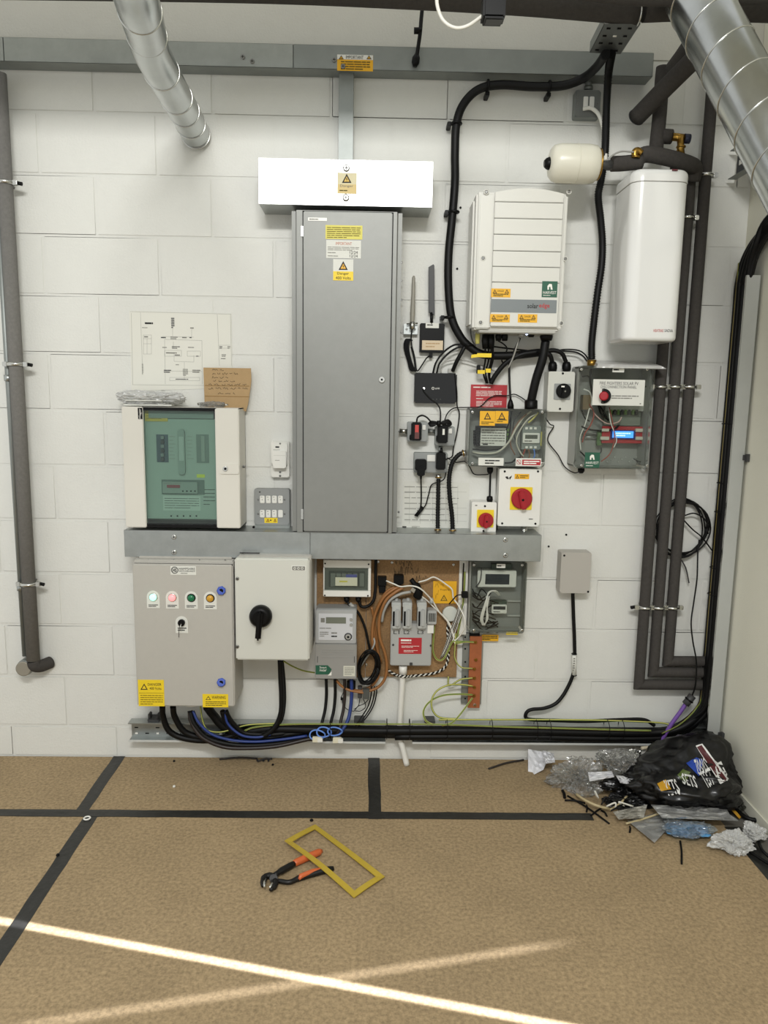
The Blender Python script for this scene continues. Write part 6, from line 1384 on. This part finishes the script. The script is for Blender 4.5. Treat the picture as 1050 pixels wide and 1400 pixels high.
# even border width
w_b = .021
cen = sum(cn, Vector())/4
def inset(i):
    p, q, r_ = cn[i], cn[(i+1) % 4], cn[(i-1) % 4]; a = (q-p).normalized(); b_ = (r_-p).normalized(); return p+(a+b_)*w_b/max(.3, math.sin(a.angle(b_)))
ic = [inset(i) for i in range(4)]
FY = mat('frame_yellow', '#b59b33', .55, var=.06, vs=40)
for i in range(4):
    j = (i+1) % 4; n = 8; b = MB(); rows = []
    for k in range(n+1):
        s = k/n; o_ = cn[i].lerp(cn[j], s); q = ic[i].lerp(ic[j], s); up = Vector((0, 0, (.008 if i in (3,) else .002)*math.sin(math.pi*s)))
        rows.append([b.b.verts.new(v) for v in (o_+up, q+up, q+up-Vector((0, 0, .003)), o_+up-Vector((0, 0, .003)))])
    for A_, B2 in zip(rows, rows[1:]):
        for k in range(4): b.b.faces.new((A_[k], A_[(k+1) % 4], B2[(k+1) % 4], B2[k]))
    b.b.faces.new(rows[0]); b.b.faces.new(rows[-1]); b.build('frame_side', FY, t)
# little debris
for x, y, m, w_, r in ((237, 1170-0, BLACKM, 'near the left tape', .006), (426, 1122, BLACKM, 'behind the yellow frame', .007), (238, 1041, BLACKM, 'by the wall under the control panel', .005), (373, 1046, BLACKM, 'near the wall at mid floor', .005)):
    if x == 237: x, y = 79, 1169.5
    p0 = F(x, y, .001); o = MB().tube([p0, p0+Vector((0, 0, .003)), p0+Vector((0, 0, .006))], [r, r, r*.6], 9).build('floor_debris', m); tag(o, 'tiny black plug lying on the boards ' + w_, 'plug')
p0 = F(238, 1076, .001); o = MB().tube([p0, p0+Vector((0, 0, .006))], [.006, .005], 8).build('floor_debris', WHITE); tag(o, 'tiny white plug lying on the boards below the control panel', 'plug')
o = MB().ring(F(119, 1118.5, .006), (0, 0, 1), .011, .003, 16).build('washer', INKW); tag(o, 'small white ring lying where the tapes cross at left', 'washer')
for lb, a, c in (('dark twig of cable scrap by the wall under the control panel', (300, 1038), (352, 1037)), ('second dark cable scrap by the wall under the control panel', (352, 1041), (372, 1037.5)), ('short dark offcut against the wall right of the white pipe', (668, 1051), (716, 1039))):
    p0, p1 = F(*a, .005), F(*c, .006); p1.y = min(p1.y, -.01); MB_ = MB().tube(sm([p0, p0.lerp(p1, .5)+Vector((0, .004, .004)), p1], 4), .0042, 7).build('cable_offcut', mat('offcut_dark', '#2b2520', .7)); tag(MB_, lb, 'offcut')
for x, w_ in ((352, 'left'), (360, 'middle'), (367, 'right')): 
    o = MB().tube([F(x, 1039.5, .001), F(x, 1039.5, .010)], .005, 8).build('rubber_grommet', BLACKM); tag(o, '%s one of three tiny black grommets in a row by the wall' % w_, 'grommet', 'black grommets by the wall')

# rubbish heap in the right corner
from mathutils import noise
t = thing('black_bag', 'large crumpled black plastic bag with coloured tool names in the corner', 'bag')
# draped black bag: closed lumpy body
bm = bmesh.new(); bmesh.ops.create_icosphere(bm, subdivisions=5, radius=1)
bc = F(935, 1075, .07)
def bagpt(p):
    n1 = noise.noise(p*1.6+Vector((4, 2, 1))); n2 = abs(noise.noise(p*4+Vector((1, 7, 3)))); n3 = abs(noise.noise(p*9))
    k = 1+.30*n1-.22*n2-.05*n3
    q = Vector((p.x*.245*k, p.y*.17*k, p.z*.10*k)); q.z = -.08+(q.z+.08)*(1+1.5*max(0, .35+.75*p.x-.5*max(0, p.x-.5))*max(0, .35+.65*p.y)); return q
for v in bm.verts:
    q = bagpt(v.co.copy()); q += Vector((bc.x+.01, bc.y+.01, .088)); q.z = max(q.z, .004); q.x = min(q.x, XR-.012); q.y = min(q.y, -.03); v.co = q
me = bpy.data.meshes.new('bag_film'); bm.to_mesh(me); bm.free(); me.materials.append(mat('bag_black', '#0a0a0b', .28, bump=.6, bs=18)); me.shade_smooth()
bag = bpy.data.objects.new('bag_film', me); COL.objects.link(bag); bag.parent = t
# printed patches follow the bag surface: project text from above/front onto it
from mathutils.bvhtree import BVHTree
bmt = bmesh.new(); bmt.from_mesh(me); bvh = BVHTree.FromBMesh(bmt); bmt.free()
def decal(kind, quad, m, name, s=None, off=.004, nx=14, ny=5):
    """quad: four photo points (tl,tr,br,bl); the print is laid on the bag surface"""
    def Q(a, c):
        tl, tr, br, bl = quad; x = (tl[0]*(1-a)+tr[0]*a)*(1-c)+(bl[0]*(1-a)+br[0]*a)*c; y = (tl[1]*(1-a)+tr[1]*a)*(1-c)+(bl[1]*(1-a)+br[1]*a)*c
        v = ray(x, y).normalized(); h = bvh.ray_cast(CAM, v)
        if h[0] is None: h = (F(x, y, .08), Vector((0, 0, 1)))
        return h[0]+(h[1] if h[1].dot(v) < 0 else -h[1])*off
    bm = bmesh.new()
    if kind == 'patch':
        g = [[bm.verts.new(Q(i/nx, j/ny)) for i in range(nx+1)] for j in range(ny+1)]
        for j in range(ny):
            for i in range(nx): bm.faces.new((g[j][i], g[j][i+1], g[j+1][i+1], g[j+1][i]))
    else:
        cu = bpy.data.curves.new('t', 'FONT'); cu.body = s; cu.resolution_u = 1; cu.offset = .02; to = bpy.data.objects.new('t', cu); m_ = bpy.data.meshes.new_from_object(to); bpy.data.objects.remove(to); bpy.data.curves.remove(cu)
        bm.from_mesh(m_); bmesh.ops.triangulate(bm, faces=bm.faces[:])
        xs = [v.co.x for v in bm.verts]; ys = [v.co.y for v in bm.verts]; x0, x1, y0, y1 = min(xs), max(xs), min(ys), max(ys)
        for v in bm.verts: v.co = Q((v.co.x-x0)/(x1-x0), 1-(v.co.y-y0)/(y1-y0))
    me_ = bpy.data.meshes.new(name); bm.to_mesh(me_); bm.free(); me_.materials.append(m); o = bpy.data.objects.new(name, me_); COL.objects.link(o); o.parent = bag; return o
WH = mat('bag_white_print', '#d8d8d4', .4)
decal('patch', ((951, 1020), (960, 1017), (996, 1066), (985, 1073)), WH, 'white_outline', off=.003)
decal('patch', ((953, 1022), (959, 1019), (993, 1066), (985.5, 1071)), mat('bag_maroon', '#4d1519', .4), 'maroon_print', off=.004)
decal('text', ((983, 1073), (975, 1040), (983, 1038), (996, 1067)), WH, 'lettering', 'KEY', off=.006)
decal('patch', ((938, 1044), (952, 1036), (962, 1040), (956, 1062)), mat('bag_blue', '#1f3f96', .4), 'blue_print', off=.003)
decal('text', ((948, 1040), (962, 1037), (970, 1056), (954, 1060)), WH, 'lettering', 'TOOLS', off=.006)
decal('text', ((955, 1058), (969, 1050), (978, 1074), (966, 1079)), WH, 'lettering', 'TEST', off=.006)
decal('patch', ((926, 1060), (934, 1052), (944, 1056), (938, 1072)), mat('bag_olive', '#4a5a22', .4), 'olive_print', off=.003)
decal('text', ((930, 1058), (950, 1062), (956, 1080), (934, 1074)), WH, 'lettering', 'SETS', off=.006)
decal('patch', ((898, 1072), (910, 1066), (918, 1080), (904, 1082)), mat('bag_amber', '#b98a1d', .4), 'amber_print', off=.003)
decal('text', ((906, 1068), (922, 1066), (932, 1086), (914, 1086)), WH, 'lettering', 'KITS', off=.006)

# second dark scraps: knotted top of the bag
t2 = crumple('black_wrapper', 'knotted dark top of a black wrapper against the corner tray', 'wrapper', F(948, 1028, .16)+Vector((0, .01, 0)), (.055, .035, .045), mat('bag_black', '#0a0a0b', .28), 21)
t2.location = (0, 0, 0)
crumple('black_wrapper', 'dark shiny wrapper crumpled in the middle of the heap', 'wrapper', F(868, 1072, .05), (.12, .07, .055), mat('bag_black', '#0a0a0b', .28), 22)
crumple('black_wrapper', 'dark wrapper lying under the clear sleeves in the heap', 'wrapper', F(860, 1095, .02), (.12, .05, .028), mat('bag_black', '#0a0a0b', .28), 24)
crumple('clear_plastic_bag', 'large crumpled clear plastic bag at the left of the heap', 'bag', F(790, 1063, .05), (.125, .08, .085), FILM, 5, amp=.5)
crumple('clear_plastic_bag', 'second crumpled clear bag leaning over the first toward the black bag', 'bag', F(845, 1042, .09), (.10, .06, .055), FILM, 6, amp=.5)
crumple('clear_plastic_bag', 'small ball of milky crumpled film at the right end of the heap', 'bag', F(1002, 1152, .03), (.075, .05, .045), FILM2, 7, amp=.5)
crumple('clear_plastic_bag', 'loose milky film by the right wall', 'bag', F(1030, 1138, .03), (.05, .05, .03), FILM2, 8, amp=.5)
def paper(label, px, z=.02, m=PAPER, seed=1, name='paper_scrap', cat='paper', amp=.015, n=7, stand=None):
    """creased sheet with thickness; px four floor points"""
    rn = random.Random(seed); tl, tr, br, bl = px; b = MB(); g = []
    for j in range(n+1):
        r_ = []
        for i in range(n+1):
            a, c = i/n, j/n; x = (tl[0]*(1-a)+tr[0]*a)*(1-c)+(bl[0]*(1-a)+br[0]*a)*c; y = (tl[1]*(1-a)+tr[1]*a)*(1-c)+(bl[1]*(1-a)+br[1]*a)*c
            if stand is None: p = F(x, y, z+rn.uniform(0, amp))
            else: p = W(x, y, stand+.10*c+rn.uniform(-amp, amp))
            r_.append(p)
        g.append(r_)
    T_ = [[b.b.verts.new(p) for p in r_] for r_ in g]; B_ = [[b.b.verts.new(p-Vector((0, 0, .0012))) for p in r_] for r_ in g]
    for j in range(n):
        for i in range(n):
            b.b.faces.new((T_[j][i], T_[j][i+1], T_[j+1][i+1], T_[j+1][i])); b.b.faces.new((B_[j][i], B_[j+1][i], B_[j+1][i+1], B_[j][i+1]))
    for k in range(n):
        for A_, C_ in (((0, k), (0, k+1)), ((n, k+1), (n, k)), ((k+1, 0), (k, 0)), ((k, n), (k+1, n))): b.b.faces.new((T_[A_[0]][A_[1]], B_[A_[0]][A_[1]], B_[C_[0]][C_[1]], T_[C_[0]][C_[1]]))
    o = b.build(name, m); tag(o, label, cat); return o
PW = mat('bright_paper', '#d9d9dc', .7)
paper('crumpled white paper sheet standing at the left edge of the heap', ((722, 1024), (752, 1030), (743, 1052), (722, 1063)), m=PW, stand=.03, amp=.008, seed=2)
paper('torn corner of white paper beside the crumpled sheet', ((742, 1026), (757, 1030), (759, 1042), (745, 1044)), m=PW, stand=.05, amp=.01, seed=5)
paper('white torn packaging strip on the dark wrappers', ((804, 1056), (836, 1054), (840, 1062), (806, 1068)), z=.09, m=PW, seed=3, amp=.012)
paper('white folded packaging piece in the middle of the heap', ((842, 1060), (866, 1062), (872, 1074), (848, 1070)), z=.085, m=PW, seed=4, amp=.02)
paper('milky scrap of film across the front of the heap', ((838, 1110), (885, 1100), (880, 1118), (846, 1120)), z=.02, m=mat('film_scrap', '#a9a69c', .3), seed=6, amp=.02)
SLV = clearmat('clear_sleeve', '#d8d8d4', .10, .12, haze=.22, wrinkle=15)
paper('flat clear plastic sleeve at the front of the heap', ((858, 1122), (902, 1110), (925, 1120), (895, 1152)), z=.012, m=SLV, name='plastic_sleeve', cat='sleeve', seed=7, amp=.006)
paper('long clear plastic sleeve over the blue packet', ((890, 1100), (985, 1105), (1010, 1122), (905, 1118)), z=.045, m=SLV, name='plastic_sleeve', cat='sleeve', seed=8, amp=.015)
paper('translucent torn film between the black bag and the blue packet', ((925, 1092), (985, 1090), (1000, 1118), (935, 1115)), z=.04, m=SLV, name='plastic_sleeve', cat='sleeve', seed=9, amp=.02)
t = thing('blue_packet', 'pale blue sealed plastic packet at the front of the heap', 'packet')
p0 = F(940, 1135, .02); o = crumple('packet_film', None, None, (p0.x, p0.y, .026), (.105, .058, .028), clearmat('packet_film', '#e4eef2', .10, .1, haze=.10, wrinkle=30), 31, amp=.45); ROOTS.remove(o); o.parent = t
o = crumple('packet_contents', None, None, (p0.x+.002, p0.y, .022), (.092, .048, .018), mat('packet_blue', '#5f9cc9', .35), 32, amp=.3); ROOTS.remove(o); o.parent = t
t = thing('yellow_strap', 'amber plastic strap arching out from under the black bag', 'strap')
P = sm([F(935, 1085, .03), F(950, 1087, .055), F(975, 1094, .055), F(1000, 1106, .03), F(1012, 1118, .008)], 6); b = MB(); rows = []
for i, p0 in enumerate(P):
    tg = (P[min(i+1, len(P)-1)]-P[max(i-1, 0)]).normalized(); s_ = tg.cross(Vector((0, 0, 1))).normalized(); w_ = .011*(1-.5*abs(i/len(P)-.4)); rows.append([b.b.verts.new(q) for q in (p0+s_*w_, p0-s_*w_, p0-s_*w_-Vector((0, 0, .0015)), p0+s_*w_-Vector((0, 0, .0015)))])
for A_, B2 in zip(rows, rows[1:]):
    for k in range(4): b.b.faces.new((A_[k], A_[(k+1) % 4], B2[(k+1) % 4], B2[k]))
b.b.faces.new(rows[0]); b.b.faces.new(rows[-1]); b.build('strap', mat('amber_strap', '#c08f2a', .45), t)
o = MB().tube(sm([F(788, 1086, .02), F(800, 1094, .03), F(815, 1101, .03), F(833, 1106, .02)], 6), .005, 8).build('cream_strip', mat('cream_strip', '#b5a680', .5)); tag(o, 'cream plastic strip curving under the clear bag', 'strip')
o = MB().tube(sm([F(834, 1107, .02), F(846, 1100, .03), F(857, 1089, .04)], 6), .0045, 8).build('cream_strip', mat('cream_strip', '#b5a680', .5)); tag(o, 'shorter cream strip pointing up into the dark wrappers', 'strip')
o = MB().tube(sm([F(856, 1126, .012), F(878, 1120, .016), F(905, 1111, .03)], 6), .004, 8).build('cream_strip', mat('cream_strip', '#b5a680', .5)); tag(o, 'thin cream edge strip across the clear sleeves', 'strip')
zt = [((769, 1081), (772, 1091)), ((776, 1088), (833, 1126)), ((772, 1094), (800, 1098)), ((802, 1101), (802, 1110)), ((808, 1115), (822, 1105)), ((822, 1108), (830, 1116)), ((861, 1130), (861, 1138)), ((930, 1150), (932, 1181)), ((905, 1060), (938, 1072))]
nm = ['shortest, at the left edge', 'longest, slanting out to the left', 'beside the cream strip', 'short upright, left side', 'crossing the long tie', 'near the tape line', 'small, at the front', 'alone in front of the blue packet', 'lying on the heap']
for (a, c), n_ in zip(zt[:8], nm):
    p0, p1 = F(*a, .006), F(*c, .004); b = MB(); b.tube(sm([p0, p0.lerp(p1, .5)+Vector((.002, 0, .004)), p1], 4), .0035 if n_[:8] != 'shortest' else .006, 6); o = b.build('cable_tie', BLACKM); tag(o, 'black cable tie scrap from the heap, ' + n_, 'cable tie')
rn = random.Random(2)
for i in range(7):
    x, y = 815+rn.uniform(0, 40), 1078+rn.uniform(0, 25); p0 = F(x, y, .05); b = MB(); b.tube(sm([p0, p0+Vector((rn.uniform(-.03, .03), rn.uniform(-.02, .02), rn.uniform(0, .03))), p0+Vector((rn.uniform(-.07, .07), rn.uniform(-.03, .01), .0))], 5), .0032, 6); o = b.build('wire_offcut', CABLE if i % 3 else WHW); tag(o, 'short wire offcut tangled in the middle of the heap', 'wire offcut', 'wire offcuts in the heap')
crumple('foil_wrapper', 'shiny silver wrapper poking up behind the black bag', 'wrapper', F(868, 1032, .1)+Vector((0, .0, .0)), (.03, .02, .03), CHROME, 41, amp=.5)
crumple('wrapped_part', 'dark blue and white wrapped part near the back of the heap', 'packet', F(896, 1042, .1), (.065, .03, .025), mat('packet_navy', '#30364a', .3), 42, amp=.3)
o = MB().tube(sm([F(877, 1023, .14), F(890, 1022, .14), F(905, 1026, .13)], 5), .007, 8).build('cream_offcut', mat('cream_strip2', '#bdb39a', .5)); tag(o, 'cream plastic offcut at the back of the heap below the tray', 'offcut')
cable('black cable running from the black bag out along the right wall', [F(1003, 1100, .02), F(1012, 1112, .015), F(1030, 1121, .012), F(1062, 1120, .012)], 6, CABLE, k=8)
cable('thin black cable offcut slanting away by the right wall', [F(1019, 1160, .012), F(1034, 1170, .01), F(1056, 1184, .01)], 4, CABLE)
cable('thin black cable offcut curving by the right wall', [F(1037, 1150, .02), F(1042, 1162, .02), F(1052, 1172, .012)], 4, CABLE)
crumple('black_wrapper', 'small dark green and black wrapper at the right foot of the bag', 'wrapper', F(1005, 1100, .03), (.04, .03, .035), mat('dark_olive', '#23241a', .4), 51, amp=.5)

finish()
